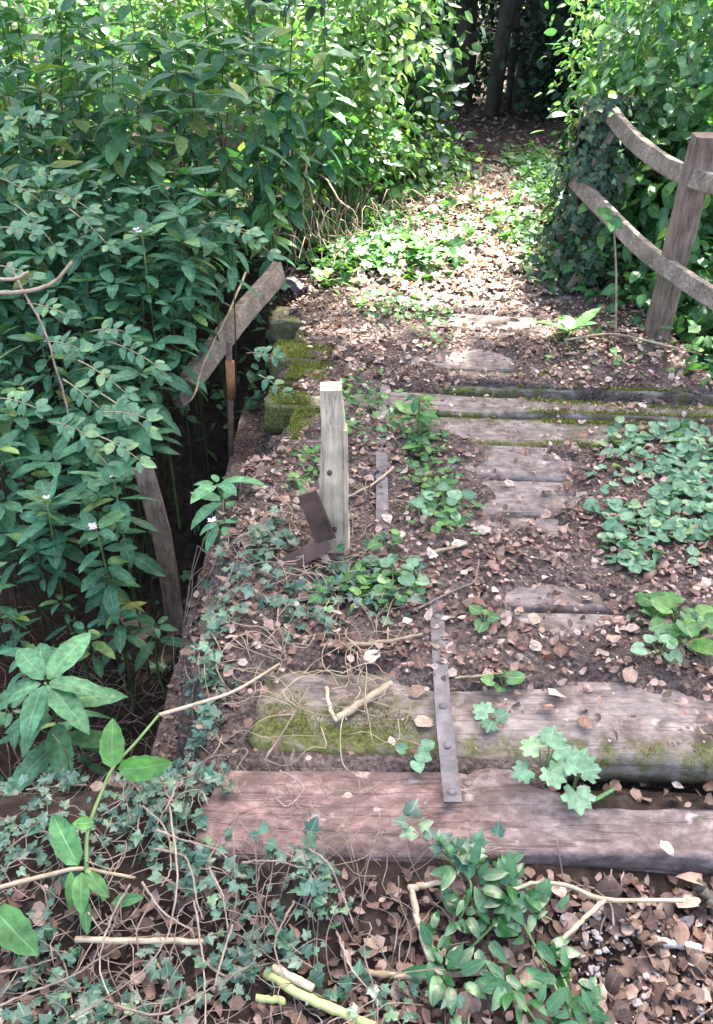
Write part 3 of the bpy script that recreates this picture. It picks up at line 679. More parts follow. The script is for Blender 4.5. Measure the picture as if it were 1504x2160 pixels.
# fallen handrail slipping into the ditch
a = at_y(590, 572, 4.78); b = at_y(372, 842, 3.78)
o = beam('fallen_handrail', [a, (a + b) / 2 + [0, 0, .015], b], .055, .115, M['rail'], None, 16, tuple(b), (.15, .5, 1), .004, 9)
tag(o, 'grey timber handrail fallen from the deck edge down into the ditch', 'rail')
a = at_y(612, 600, 4.95)
o = beam('grey_bracket', [a + [-.05, 0, -.02], a + [.0, 0, .02], a + [.06, -.02, -.03]], .06, .05, M['strap'], None, 8, tuple(a), (0, 0, 1), .006, 12)
tag(o, 'bent grey metal bracket at the top of the fallen handrail', 'bracket')
# boards in the ditch
a = at_y(303, 985, 3.08); b = at_z(372, 1335, -.93)
tag(beam('leaning_board', [a, (a + b) / 2 + [.02, 0, 0], b], .08, .04, M['postb'], None, 14, tuple(b), (.2, -1, .3), .004, 15), 'weathered brown board leaning upright in the ditch', 'board')
a = at_z(190, 1215, -.72); b = at_z(315, 1345, -.9)
tag(beam('sunken_board', [a, b], .09, .04, M['rail'], None, 10, tuple(b), (.0, -.4, 1), .004, 18), 'mud stained board lying half sunk on the ditch floor', 'board')
st = empty('steel_upright', at_y(489, 1010, 3.72)); tag(st, 'thin steel upright with an orange rusted sleeve beneath the fallen handrail', 'pole')
L0 = np.array(st.location); a = at_y(484, 735, 3.72) - L0
tube_obj('pole', [(0, 0, -.35), (0, 0, 0), a + [0, 0, .03]], [.014], M['rust'], st, 8)
c = at_y(488, 838, 3.72) - L0; d = at_y(485, 762, 3.72) - L0
tube_obj('sleeve', [c, d], [.021], M['orange_rust'], st, 10)

# the fence on the right: ivy-covered leaning post, brown post, two bowed rails
pA0 = at_z(1205, 600, 0.0); pA1 = at_y(1288, 215, 5.1); pB0 = at_z(1378, 722, -.02); pB1 = at_y(1490, 285, 4.05)
def on_post(p0, p1, t): return p0 + (p1 - p0) * t
o = beam('fence_post', [pB0 - [0, 0, .15], (pB0 + pB1) / 2, pB1], .105, .10, M['postb'], None, 16, tuple(pB0), (0, 1, 0), .006, 21)
tag(o, 'brown timber fence post leaning right at the far corner of the bridge', 'post')
o = beam('fence_post', [pA0 - [0, 0, .15], (pA0 + pA1) / 2, pA1], .10, .10, M['postb'], None, 16, tuple(pA0), (0, 1, 0), .006, 24)
tag(o, 'leaning fence post smothered in dark ivy beside the path', 'post')
for pts, nm, lb in [([(1283, 232, 5.02), (1330, 290, 4.72), (1400, 345, 4.35), (1470, 378, 4.0), (1560, 400, 3.65), (1700, 430, 3.2)], 'fence_rail', 'upper grey handrail bowing down from the ivy covered post'),
                    ([(1210, 378, 5.0), (1270, 440, 4.72), (1350, 520, 4.32), (1430, 580, 3.98), (1510, 632, 3.68), (1640, 710, 3.25)], 'fence_rail', 'lower grey handrail bowing down from the ivy covered post')]:
    q = [at_y(*t) for t in pts]
    tag(beam(nm, q, .042, .082, M['rail'], None, 30, tuple(q[0]), (.12, 0, 1), .003, 27), lb, 'rail')

# ------------------------------------------------------------------ ivy on the leaning post
def ivy_cloud(parent, name, n, posfn, size, mat, Ts=IVY):
    P, Nn = posfn(n); d = nrm(rand_dirs(n) + np.array([0, -.2, -.9])); d = nrm(d - Nn * (d * Nn).sum(1, keepdims=True) * .8)
    A = Acc(); add_mixed(A, Ts, frames(d, Nn), P, size(n)); return A.obj(name, mat, parent)
iv = empty('ivy_column', pA0); tag(iv, 'dark ivy wrapped thickly round the leaning fence post', 'ivy')
def col_pos(n):
    t = rng.random(n) ** .9; a = rng.random(n) * 6.283; r = (.085 + .095 * rng.random(n)) * (1.35 - .3 * t) * (.55 + 1.0 * vn(t * 11, a * 1.5, 150))
    c = (pA1 - pA0)[None] * t[:, None] * 1.03; Nn = np.stack([np.cos(a), np.sin(a), .35 + 0 * a], -1)
    return c + Nn * r[:, None] * [1, 1, .1], nrm(Nn + rng.normal(0, .35, (n, 3)))
ivy_cloud(iv, 'foliage', 1900, col_pos, lambda n: rng.uniform(.03, .055, n), M['ivy_dark'])
def stem_bundle(parent, name, n, fn, rad, mat, sides=4):
    A = Acc()
    for i in range(n): A.add(tube_T(fn(i), [rad, rad * .7], sides, 10), I3, np.zeros((1, 3)))
    return A.obj(name, mat, parent)
stem_bundle(iv, 'stems', 44, lambda i: [((pA1 - pA0) * t + np.array([math.cos(i * 2.1 + t * 3), math.sin(i * 2.1 + t * 3), 0]) * (.12 + .03 * math.sin(i + t * 7)) * (1.25 - .3 * t)) for t in np.linspace(0, .95, 6)], .006, M['stem_p'])

# ------------------------------------------------------------------ bushes and trees
def bush(name, c, rad, nclump, per, size, mat, Ts, label, cat='bush', group=None, base=None, spread=.13, droop=.3, nst=10, stemm='stem_p', surf=.55):
    c = np.array(c, float); rad = np.array(rad, float); base = np.array([c[0], c[1], float(H(c[0], c[1]))]) if base is None else np.array(base, float)
    root = empty(name, base); tag(root, label, cat, group)
    d = rand_dirs(nclump); r = surf + (1 - surf) * rng.random(nclump) ** .6; cc = c + d * r[:, None] * rad
    zmin = H(cc[:, 0], cc[:, 1]) + .02; cc[:, 2] = np.maximum(cc[:, 2], zmin + .1 * rng.random(nclump))
    n = nclump * per; ci = np.repeat(np.arange(nclump), per); sp = spread * (.6 + .8 * rng.random(nclump))[ci]
    P = cc[ci] + rng.normal(0, 1, (n, 3)) * sp[:, None] * [1, 1, .8]
    Nn = nrm(nrm(P - c) * .5 + np.array([0, 0, .7]) + rng.normal(0, .45, (n, 3)))
    dd = nrm(nrm(P - cc[ci]) + rng.normal(0, .5, (n, 3)) + np.array([0, 0, -droop]))
    A = Acc(); add_mixed(A, Ts, frames(dd, Nn), P - base, rng.uniform(size[0], size[1], n), np.clip(rng.random(nclump)[ci] * .6 + rng.random(n) * .4, 0, .999))
    A.obj('foliage', mat, root)
    B = Acc()
    for i in rng.choice(nclump, min(nst, nclump), False):
        e = cc[i] - base; B.add(tube_T([rng.normal(0, .05, 3) * [1, 1, 0], e * .5 + [0, 0, .12], e], [.012, .004], 4, 8, .01), I3, np.zeros((1, 3)))
    B.obj('branches', M[stemm], root)
    return root
def tree(name, base, top, r0, crowns, size, mat, Ts, label, group, per=60, dens=1.0, limbs=6):
    base = np.array(base, float); root = empty(name, base); tag(root, label, 'tree', group); top = np.array(top, float) - base
    mid = top * .5 + rng.normal(0, .12, 3) * [1, 1, 0]
    tube_obj('trunk', [(0, 0, -.2), mid, top], [r0 * 1.25, r0, r0 * .45], M['bark'], root, 10, 16, .01)
    A = Acc(); B = Acc()
    for (cx, cy, cz, rx, ry, rz, n) in crowns:
        c = np.array([cx, cy, cz]) - base; n = int(n * dens); nc = max(6, n // per); d = rand_dirs(nc); r = .35 + .65 * rng.random(nc) ** .5
        cc = c + d * r[:, None] * [rx, ry, rz]; ci = np.repeat(np.arange(nc), per); k = len(ci); sp = min(.5, .16 * (rx + rz))
        P = cc[ci] + rng.normal(0, 1, (k, 3)) * sp * [1, 1, .5]
        Nn = nrm(np.array([0, 0, 1.0]) + rng.normal(0, .6, (k, 3))); dd = nrm(rand_dirs(k) + [0, 0, -.4])
        add_mixed(A, Ts, frames(dd, Nn), P, rng.uniform(size[0], size[1], k))
        for i in range(min(limbs, nc)):
            s0 = top * rng.uniform(.55, .98); B.add(tube_T([s0, (s0 + cc[i]) / 2 + [0, 0, .15], cc[i]], [r0 * .35, r0 * .08], 5, 8, .02), I3, np.zeros((1, 3)))
    A.obj('crown', mat, root); B.obj('limbs', M['bark'], root)
    return root

# shade trees: one on each side of the stream, crowns meeting over the far end of the bridge; twigs hang into view
tree('shade_tree', (4.3, 5.6, float(H(4.3, 5.6))), (3.2, 5.8, 6.2), .17, [(1.8, 5.5, 6.4, 2.1, 1.5, .8, 7500), (3.6, 5.4, 6.9, 1.6, 1.6, .8, 2500)], (.15, .24), M['canopy'], OVATE_LO,
     'broadleaf tree shading the bridge from behind the hedge', None, 50)
t = tree('shade_tree', (-4.6, 7.0, float(H(-4.6, 7.0))), (-3.0, 7.0, 5.8), .17, [(-.7, 7.2, 6.1, 1.8, 1.3, .7, 6000), (-2.3, 7.8, 6.1, 1.7, 1.2, .7, 5000), (-3.4, 6.3, 6.0, 1.3, 1.3, .7, 2500)], (.15, .24), M['canopy'], OVATE_LO,
     'broadleaf tree with dark twigs hanging above the balsam stand', None, 50)
A = Acc(); B = Acc()
for (px, py, y) in ((640, 8, 3.3), (600, -5, 3.4), (675, 5, 3.2), (560, -20, 3.5)):
    e = at_y(px, py, y); s0 = np.array([-1.2, 5.9, 4.6]); L0 = np.array(t.location)
    B.add(tube_T([s0 - L0, (s0 + e) / 2 + [0, -.1, 0] - L0, e - L0], [.012, .003], 5, 10, .02), I3, np.zeros((1, 3)))
    n = 12; P = e - L0 + rng.normal(0, .06, (n, 3)) + [0, 0, .05]; add_mixed(A, OVATE, frames(rand_dirs(n) + [0, 0, -1.0], rand_dirs(n, .8)), P, rng.uniform(.035, .06, n))
A.obj('hanging_leaves', M['dark'], t); B.obj('twigs', M['bark'], t)

# sunlit bushes left of the path
bush('hazel_bush', at_y(750, 150, 7.1), (.46, .8, 1.0), 90, 34, (.06, .11), M['bush_y'], OVATE, 'sunlit yellow green bush left of the path beyond the bridge', nst=14)
bush('hazel_bush', at_y(815, 40, 8.3), (.32, .7, .95), 56, 34, (.07, .12), M['bush'], OVATE, 'bright leafy bush closing in on the path where the wood begins', nst=12)
bush('laurel_bush', at_y(880, 170, 7.7), (.16, .4, .6), 34, 24, (.08, .13), M['holly'], OVATE, 'glossy dark green laurel at the left edge of the dark opening')
bush('hazel_bush', at_y(560, 40, 8.6), (1.3, .9, 1.1), 100, 32, (.07, .12), M['bush_y'], OVATE, 'sunlit bush glowing behind the tall balsam stand', nst=10)
bush('hazel_bush', at_y(180, 20, 8.2), (1.6, .9, 1.1), 110, 32, (.07, .12), M['bush'], OVATE, 'bright bush at the far upper left behind the balsam stand', nst=10)
bush('hazel_bush', at_y(30, 130, 7.0), (.8, .5, .8), 60, 32, (.07, .12), M['bush'], OVATE, 'leafy bush at the left edge just behind the balsam stand', nst=8)
bush('bramble_bush', at_y(725, 330, 6.4), (.32, .45, .35), 34, 30, (.04, .08), M['weed'], OVATE, 'low bright bramble at the foot of the sunlit bush')
bush('bramble_bush', at_y(850, 340, 7.4), (.32, .5, .22), 30, 30, (.04, .08), M['bush_y'], OVATE, 'low yellow green bramble spilling on the left side of the path')
# right
bush('hedge_bush', at_y(1425, 90, 6.0), (.52, .7, .9), 110, 34, (.05, .09), M['bush'], OVATE, 'tall sunlit hedge behind the fence on the right')
bush('hedge_bush', at_y(1530, 120, 5.4), (.62, .6, .9), 90, 34, (.06, .10), M['bush'], OVATE, 'sunlit hedge at the right edge above the handrail')
bush('hedge_bush', at_y(1330, 70, 6.6), (.24, .4, .75), 56, 30, (.04, .07), M['bush_y'], OVATE, 'pale yellow leaved climber hanging above the ivy covered post')
bush('laurel_bush', at_y(1460, 420, 5.2), (.55, .45, .5), 60, 26, (.08, .14), M['weed'], LANCE_LO, 'leafy green shrub seen between the two handrails')
bush('laurel_bush', at_y(1360, 480, 5.7), (.28, .4, .55), 40, 26, (.08, .13), M['weed'], LANCE_LO, 'leafy green shrub just right of the ivy covered post')
bush('laurel_bush', at_y(1480, 620, 4.6), (.4, .35, .3), 40, 24, (.06, .11), M['weed'], OVATE, 'low green shrub behind the brown fence post foot')
bush('weed_clump', at_y(1300, 600, 4.9), (.22, .25, .2), 22, 20, (.05, .09), M['weed'], LANCE_LO, 'low dark green weeds at the foot of the ivy covered post', 'plant')

# the dark wood beyond
FT = 'trees in the dark wood beyond the path'
spots = [(1032, 240, 12.0, .085, .10, 'slim dark trunk leaning right in the shaded wood'), (1066, 240, 12.4, .045, .03, 'thinnest dark trunk standing in the shaded wood'),
         (1100, 235, 12.2, .11, .03, 'stout dark trunk at the middle of the shaded wood'), (1170, 240, 11.6, .17, -.05, 'thick dark trunk at the right of the shaded wood'), (975, 220, 12.8, .12, .1, 'dark trunk at the left of the shaded wood')]
for (px, py, y, r0, lean, lb) in spots:
    b = at_y(px, py, y); b[2] = float(H(b[0], b[1]))
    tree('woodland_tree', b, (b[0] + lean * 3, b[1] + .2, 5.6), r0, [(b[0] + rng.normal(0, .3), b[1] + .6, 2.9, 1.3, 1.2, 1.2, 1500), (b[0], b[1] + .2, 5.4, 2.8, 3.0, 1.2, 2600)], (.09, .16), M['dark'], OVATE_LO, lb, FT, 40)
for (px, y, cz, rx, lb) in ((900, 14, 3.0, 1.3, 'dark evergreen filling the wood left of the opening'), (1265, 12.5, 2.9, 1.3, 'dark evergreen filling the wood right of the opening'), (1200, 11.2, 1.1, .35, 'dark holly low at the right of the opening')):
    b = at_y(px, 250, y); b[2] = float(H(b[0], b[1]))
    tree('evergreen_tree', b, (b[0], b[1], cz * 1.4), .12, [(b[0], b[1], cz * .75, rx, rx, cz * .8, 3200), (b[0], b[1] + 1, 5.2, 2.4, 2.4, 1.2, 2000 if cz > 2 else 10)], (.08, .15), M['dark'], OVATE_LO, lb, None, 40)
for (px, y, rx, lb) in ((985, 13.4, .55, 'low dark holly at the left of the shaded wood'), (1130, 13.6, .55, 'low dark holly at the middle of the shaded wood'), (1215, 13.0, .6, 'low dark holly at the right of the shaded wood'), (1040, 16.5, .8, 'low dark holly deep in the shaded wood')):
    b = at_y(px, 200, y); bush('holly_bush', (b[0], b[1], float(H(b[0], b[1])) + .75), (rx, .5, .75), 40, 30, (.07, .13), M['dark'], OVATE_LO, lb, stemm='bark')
# crowns that close the wood's roof over the start of the shaded ground
for (x_, y_, lb) in ((-.4, 12.6, 'tall dark tree rising left of the dark opening'), (4.6, 12.4, 'tall dark tree rising right of the dark opening')):
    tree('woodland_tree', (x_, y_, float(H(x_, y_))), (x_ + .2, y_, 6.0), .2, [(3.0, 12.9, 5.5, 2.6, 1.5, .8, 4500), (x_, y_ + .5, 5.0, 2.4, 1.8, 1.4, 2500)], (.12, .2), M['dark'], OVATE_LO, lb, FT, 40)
# woods further off, read as one mass
A = Acc(); n = 40000
x = rng.uniform(-16, 20, n); y = rng.uniform(9.8, 30, n); z = H(x, y) + 3.6 * rng.random(n) ** 1.2
keep = ~((x > y * .075 - .3) & (x < y * .27 + .3) & (y < 18.5)) & (fbm(x * .8, y * .8 + z, 160) > np.where(x < y * .08, .28, .38))
P = np.stack([x, y, z], -1)[keep]; k = len(P)
add_mixed(A, OVATE_LO, frames(rand_dirs(k) + [0, 0, -.4], rand_dirs(k, 1.0)), P, rng.uniform(.14, .30, k))
tag(A.obj('distant_foliage', M['bush']), 'far off sunlit foliage behind the bushes and dark wood', 'foliage', kind='stuff')

# ------------------------------------------------------------------ balsam plants
def balsam(base, top, L, whorls, label, group=None, joined=False, mat='balsam', flower=0, name='balsam_plant', topn=7, gap=.085, topup=.35, stemr=.006, stemm='stem_g', Ts=None, phase=None):
    base = np.array(base, float); top = np.array(top, float) - base
    root = empty(name, base); tag(root, label, 'plant', group)
    mid = top * .5 + rng.normal(0, .03, 3) * [1, 1, 0]; sp = spline([np.zeros(3), mid, top], 14)
    tube_obj('stem', sp, [stemr * 1.3, stemr * .6], M[stemm], root, 6)
    items = []; Lt = np.linalg.norm(top)
    ph = rng.random() * 6.28 if phase is None else phase
    for wi in range(whorls + 1):
        n = topn if wi == 0 else int(rng.integers(3, 5)); f = max(0.05, 1 - wi * gap / Lt); p = sp[0] * 0 + np.array([np.interp(f, np.linspace(0, 1, 14), sp[:, q]) for q in range(3)])
        for i in range(n):
            a = ph + wi * .9 + 2 * math.pi * i / n + rng.normal(0, .16); el = (topup if wi == 0 else max(-.38, .08 - .13 * wi)) + rng.normal(0, .16)
            d = np.array([math.cos(a) * math.cos(el), math.sin(a) * math.cos(el), math.sin(el)])
            nn = np.array([-math.cos(a) * math.sin(el), -math.sin(a) * math.sin(el), math.cos(el)]) + rng.normal(0, .2, 3)
            s_ = L * (rng.uniform(.45, 1.1) if wi == 0 else rng.uniform(.6, 1.25))
            items.append((frames(d[None], nn[None])[0], s_, p + d * .012))
    Ts = Ts or (LANCE_LO if joined else LANCE)
    if joined:
        A = Acc(); Fm = np.array([i[0] for i in items]); add_mixed(A, Ts, Fm, np.array([i[2] for i in items]), np.array([i[1] for i in items])); A.obj('foliage', M[mat], root)
    else:
        pl = pool('leaf', Ts, M[mat])
        for F_, s_, p in items: link('leaf', pl[rng.integers(len(pl))], root, None, m4(F_, s_, p))
    for f in range(flower):
        A = Acc(); c = top + np.array([rng.normal(0, .012), -.02, .025 + .012 * f]); q = pool('petal', OVATE[:2], M['petal'])
        for i in range(5):
            a = i * 1.256 + f; d = np.array([math.cos(a), math.sin(a) * .7 - .3, .5]); Fm = frames(d[None], np.array([[0, -.3, 1.0]]))[0]
            link('petal', q[i % 2], root, None, m4(Fm, .018, c))
    return root
def in_poly(x, y, poly):
    c = False; n = len(poly); j = n - 1
    for i in range(n):
        (xi, yi), (xj, yj) = poly[i], poly[j]
        if (yi > y) != (yj > y) and x < (xj - xi) * (y - yi) / (yj - yi) + xi: c = not c
        j = i
    return c
# the near drift of balsam on the far side of the ditch
poly = [(-60, 330), (240, 380), (500, 410), (400, 560), (350, 690), (300, 800), (300, 960), (230, 1040), (110, 1150), (-60, 1240)]
ORD = ['first', 'second', 'third', 'fourth', 'fifth', 'sixth', 'seventh', 'eighth', 'ninth', 'tenth', 'eleventh', 'twelfth', 'thirteenth', 'fourteenth', 'fifteenth', 'sixteenth', 'seventeenth', 'eighteenth', 'nineteenth', 'twentieth', 'twenty-first', 'twenty-second', 'twenty-third', 'twenty-fourth']
def ranked(pts, band):
    """row (by height) and place in the row (from the left) of each point"""
    rows = {}
    for i, (x, y) in enumerate(pts): rows.setdefault(int(y // band), []).append((x, i))
    out = {}
    for r, k in enumerate(sorted(rows)):
        for c, (x, i) in enumerate(sorted(rows[k])): out[i] = (ORD[r], ORD[c])
    return out
pts = []; tries = 0
while len(pts) < 72 and tries < 6000:
    tries += 1; x = rng.uniform(-60, 560); y = rng.uniform(330, 1330)
    if in_poly(x, y, poly) and all(math.hypot(x - a, (y - b) * 1.1) > 56 + .03 * (b - 700) for a, b in pts): pts.append((x, y))
GN = 'balsam plants crowding the ditch left of the bridge'
rk = ranked(pts, 125)
for i_, (px, py) in enumerate(pts):
    yy = 4.35 - (py - 330) / 1000 * 1.95 + rng.normal(0, .08); top = at_y(px, py, yy); bx, by = top[0] - .05 + rng.normal(0, .05), top[1] + .12
    balsam((bx, by, float(H(bx, by)) - .02), top, rng.uniform(.10, .17), 5 if py < 850 else 2, 'ditch balsam plant, %s from the left in the %s row down' % (rk[i_][1], rk[i_][0]), GN, stemm='stem_r', stemr=.004, gap=.075)
for (px, py, lb) in ((300, 500, 'balsam with a pale pink flower below the tall shaded stand'), (240, 1012, 'balsam with a small pink flower overhanging the leaning board'), (100, 1062, 'balsam with a tiny pink flower low at the left edge'), (205, 1120, 'balsam with a pale flower lowest above the ditch')):
    yy = 4.2 - (py - 330) / 1000 * 1.95; top = at_y(px, py, yy); balsam((top[0] - .03, top[1] + .12, float(H(top[0], top[1])) - .02), top, .16, 4, lb, None, flower=2)
# tall stand behind, in the shade
GN2 = 'tall shaded balsam stand behind the ditch'
k = 0
for row, (yy, n, top_py, x0, x1) in enumerate([(4.6, 7, 340, -40, 400), (4.95, 9, 230, -60, 520), (5.25, 11, 140, -60, 620), (5.6, 12, 70, -80, 680), (6.1, 10, 0, -80, 690)]):
    for i_, px in enumerate(np.linspace(x0, x1, n) + rng.normal(0, 10, n)):
        top = at_y(px, top_py + rng.normal(0, 45), yy + rng.normal(0, .12)); bx, by = top[0] + rng.normal(0, .08), top[1] + rng.normal(0, .1) + .05
        balsam((bx, by, float(H(bx, by)) - .02), top, rng.uniform(.15, .21), int(7 + row * 1.4), 'tall shaded balsam, %s from the left in the %s row behind the ditch' % (ORD[i_], ORD[row]), GN2, joined=row > 1, stemm='stem_r', stemr=.005, mat='balsam_lo', gap=.10)
# single plants
def solo(px, py, z_or_y, mode, base_off, L, wh, label, **kw):
    top = at_y(px, py, z_or_y) if mode == 'y' else at_z(px, py, z_or_y); bx, by = top[0] + base_off[0], top[1] + base_off[1]
    return balsam((bx, by, float(G(bx, by)) - .02), top, L, wh, label, **kw)
solo(95, 1440, -.22, 'z', (.0, .12), .205, 3, 'large balsam rosette with broad leaves at the left edge of the ditch', topn=7, topup=.12, mat='seedling')
solo(458, 1022, 2.55, 'y', (.03, .05), .155, 1, 'pale green balsam seedling at the deck edge with five spreading leaves', topn=5, mat='seedling', topup=.2)
solo(465, 1105, 2.35, 'y', (.03, .05), .11, 1, 'small balsam seedling with bright leaves below the pale one', topn=5, mat='seedling', topup=-.2, flower=1)
solo(650, 960, 2.75, 'y', (.0, .05), .085, 1, 'small yellow green seedling growing just left of the broken post', topn=4, mat='sprig', topup=.7)
solo(885, 835, .20, 'z', (.0, .02), .10, 2, 'seedling with oval leaves rising from the middle of the deck', topn=4, mat='weed', topup=-.3, Ts=OVATE)
solo(895, 940, .05, 'z', (-.05, .02), .10, 1, 'long leaved seedling sprawling below the oval leaved one', topn=4, mat='weed', topup=.2)
solo(660, 1340, -.62, 'z', (.0, .05), .12, 1, 'dark seedling on the ditch floor beside the leaning board', topn=5, topup=.1) if False else solo(330, 1320, -.70, 'z', (.0, .05), .12, 1, 'dark seedling on the ditch floor beside the leaning board', topn=5, topup=.1)
solo(1205, 700, .06, 'z', (.0, .02), .19, 0, 'bright broad leaved dock plant at the far right of the deck', topn=6, mat='sprig', topup=.55, Ts=OVATE[:2] + LANCE[:1], name='dock_plant')
solo(700, 175, 5.9, 'y', (.0, .05), .15, 6, 'balsam catching the light at the right end of the tall stand', mat='sprig', gap=.09)
solo(570, 440, 5.0, 'y', (.0, .05), .16, 2, 'bright green balsam seedling in front of the dry stems', mat='sprig', topn=4, topup=-.1)
solo(720, 180, 6.2, 'y', (.02, .05), .14, 5, 'tall sunlit balsam beside the bright bush', mat='sprig', gap=.10)
for i_, (px, py) in enumerate(((30, 1300), (130, 1270), (215, 1215), (60, 1380), (180, 1330), (250, 1290), (20, 1500), (160, 1560))):
    q = at_z(px, py, -.55); balsam((q[0], q[1] + .03, float(H(q[0], q[1] + .03)) - .02), q, rng.uniform(.09, .13), 2, 'small dark seedling low in the ditch, %s of those down the left side' % ORD[i_], 'small seedlings low in the ditch', topn=5, topup=.1, stemm='stem_r', stemr=.003, gap=.06)
# stem with bright leaves reaching across the near left corner
sroot = empty('sprawling_stem', at_z(182, 1836, .0)); tag(sroot, 'long jointed green stem with bright leaves sprawling over the ivy bank', 'plant')
L0 = np.array(sroot.location)
def zs(pp): return [at_z(x, y, z) - L0 for x, y, z in pp]
tube_obj('stem', zs([(182, 1836, 0), (186, 1750, .03), (215, 1670, .05), (240, 1618, .07), (290, 1562, .08), (335, 1508, .09)]), [.0045, .003], M['stem_g'], sroot, 7, 24)
tube_obj('stem', zs([(335, 1508, .09), (420, 1483, .07), (500, 1455, .05), (590, 1400, .03)]), [.005, .0035], M['stem_t'], sroot, 7, 20)
tube_obj('stem', zs([(-40, 1882, .0), (100, 1846, .0), (168, 1832, .0), (230, 1842, -.02), (285, 1852, -.04)]), [.005, .0035], M['stem_t'], sroot, 7, 20)
tube_obj('stem', zs([(182, 1836, 0), (205, 1860, -.01), (220, 1900, -.03)]), [.006, .005], M['stem_g'], sroot, 6, 10)
pl = pool('leaf', LANCE, M['sprig'])
def aimed_leaf(parent, L0, a, b, za, zb, wscale, idx, nn=(0, -.5, 1), pl=None):
    a = at_z(*a, za); b = at_z(*b, zb); d = b - a; Lg = np.linalg.norm(d); Fm = frames(d[None], np.array([nn], float))[0].copy(); Fm[:, 0] *= wscale
    link('leaf', (pl or globals()['pl'])[idx], parent, None, m4(Fm, Lg * .92, a - L0))
aimed_leaf(sroot, L0, (236, 1620), (236, 1505), .07, .16, 1.35, 0, (0.2, -1, .6)); aimed_leaf(sroot, L0, (248, 1622), (368, 1622), .07, .09, 1.3, 1, (0, -.9, .35))
aimed_leaf(sroot, L0, (165, 1826), (98, 1700), .0, .05, 1.1, 0); aimed_leaf(sroot, L0, (198, 1735), (148, 1738), .04, .05, 1.7, 3)
aimed_leaf(sroot, L0, (172, 1840), (166, 1935), .0, -.02, 1.2, 1); aimed_leaf(sroot, L0, (150, 1838), (140, 1932), .0, -.03, .7, 2); aimed_leaf(sroot, L0, (185, 1842), (230, 1895), .0, -.01, 1.2, 1)
aimed_leaf(sroot, L0, (235, 1905), (310, 1890), -.03, -.02, 1.0, 3); aimed_leaf(sroot, L0, (180, 1900), (178, 1975), -.03, -.04, 1.0, 2)
o = empty('corner_sprig', at_z(-40, 1920, -.05)); tag(o, 'single bright green leaf on a sprig at the lower left corner', 'plant'); L0 = np.array(o.location)
aimed_leaf(o, L0, (-15, 1915), (80, 2025), 0, -.03, 1.3, 1); tube_obj('stem', zs([(-60, 1890, 0), (-15, 1915, 0)]), [.004], M['stem_g'], o, 6)

# pinnate sprays of pale small leaves
def spray(px, py, y, L, ang, label, nl=4, mat='sapling', size=.045, group=None):
    root = empty('rose_spray', at_y(px, py, y)); tag(root, label, 'plant', group); pl = pool('leaf', OVATE, M[mat])
    d = np.array([math.cos(ang), -.35, math.sin(ang)]); d = d / np.linalg.norm(d); pts = [d * L * t + [0, 0, -.25 * L * t * t] for t in np.linspace(0, 1, 7)]
    tube_obj('stem', pts, [.003, .0015], M['stem_t'], root, 5)
    sidev = nrm(np.cross(d, [0, -.6, 1]))
    for i in range(nl):
        p = pts[2 + i * 4 // max(nl - 1, 1)] if nl > 1 else pts[-1]
        for s_ in (-1, 1):
            dd = nrm(sidev * s_ + d * .5 + rng.normal(0, .15, 3)); Fm = frames(dd[None], np.array([[rng.normal(0, .2), -.5, 1.0]]))[0]; link('leaf', pl[rng.integers(4)], root, None, m4(Fm, size * rng.uniform(.8, 1.2), p))
    Fm = frames(d[None], np.array([[0, -.5, 1.0]]))[0]; link('leaf', pl[0], root, None, m4(Fm, size * 1.2, pts[-1]))
GS = 'pale pinnate leaf sprays over the balsam'
spl_ = [(0, 300, .9), (40, 250, .3), (0, 375, -.2), (100, 400, -.1), (150, 440, -.5), (0, 480, .2), (60, 380, .5), (-10, 560, .1), (30, 430, -.6), (90, 720, .2), (180, 700, .4), (160, 760, -.3), (215, 720, -.1), (130, 800, -.4), (110, 890, .1), (200, 870, .3), (220, 830, -.4), (0, 840, .2), (150, 900, -.7), (190, 920, -.2), (440, 470, .1), (490, 480, -.3), (40, 640, .1)]
rk = ranked([(q[0], q[1]) for q in spl_], 140)
for i_, (px, py, ang) in enumerate(spl_):
    yy = 3.95 - (py - 250) / 1000 * 1.9; spray(px + rng.normal(0, 8), py, yy, rng.uniform(.13, .2), ang, 'pale small-leaved spray, %s from the left in the %s tier over the balsam' % (rk[i_][1], rk[i_][0]), 4, group=GS, size=.055)
spray(520, 745, 3.6, .14, .3, 'pale spray of small leaves beside the mossy sleeper ends', 4, size=.055)
spray(545, 790, 3.5, .12, -.3, 'second pale spray hanging below the one at the mossy sleeper ends', 3, size=.05)

# ------------------------------------------------------------------ ivy, ground cover, grass
def cover_mass(name, P2, Ts, size, mat, label, cat, lift=(.01, .08), tilt=.45, kind='stuff'):
    n = len(P2); z = G(P2[:, 0], P2[:, 1]) + rng.uniform(*lift, n); P = np.concatenate([P2, z[:, None]], 1)
    a = rng.random(n) * 6.283; d = np.stack([np.cos(a), np.sin(a), rng.normal(-.15, .25, n)], -1); Nn = nrm(np.stack([rng.normal(0, tilt, n), rng.normal(-.15, tilt, n), np.ones(n)], -1))
    A = Acc(); add_mixed(A, Ts, frames(d, Nn), P, rng.uniform(*size, n)); return tag(A.obj(name, mat), label, cat, kind=kind)
def patchy(P2, f, s, thr): return P2[fbm(P2[:, 0] * f, P2[:, 1] * f, s) > thr]
U = lambda x0, x1, y0, y1, n: np.stack([rng.uniform(x0, x1, n), rng.uniform(y0, y1, n)], -1)
P2 = np.concatenate([patchy(U(-1.5, -.2, .55, 1.5, 2900), 5, 170, .47), patchy(U(-.25, .2, .6, 1.13, 420), 6, 171, .5), patchy(U(-.55, -.32, 1.2, 1.7, 120), 6, 172, .48)])
P2 = P2[~((P2[:, 0] > -.34) & (P2[:, 1] > 1.1))]
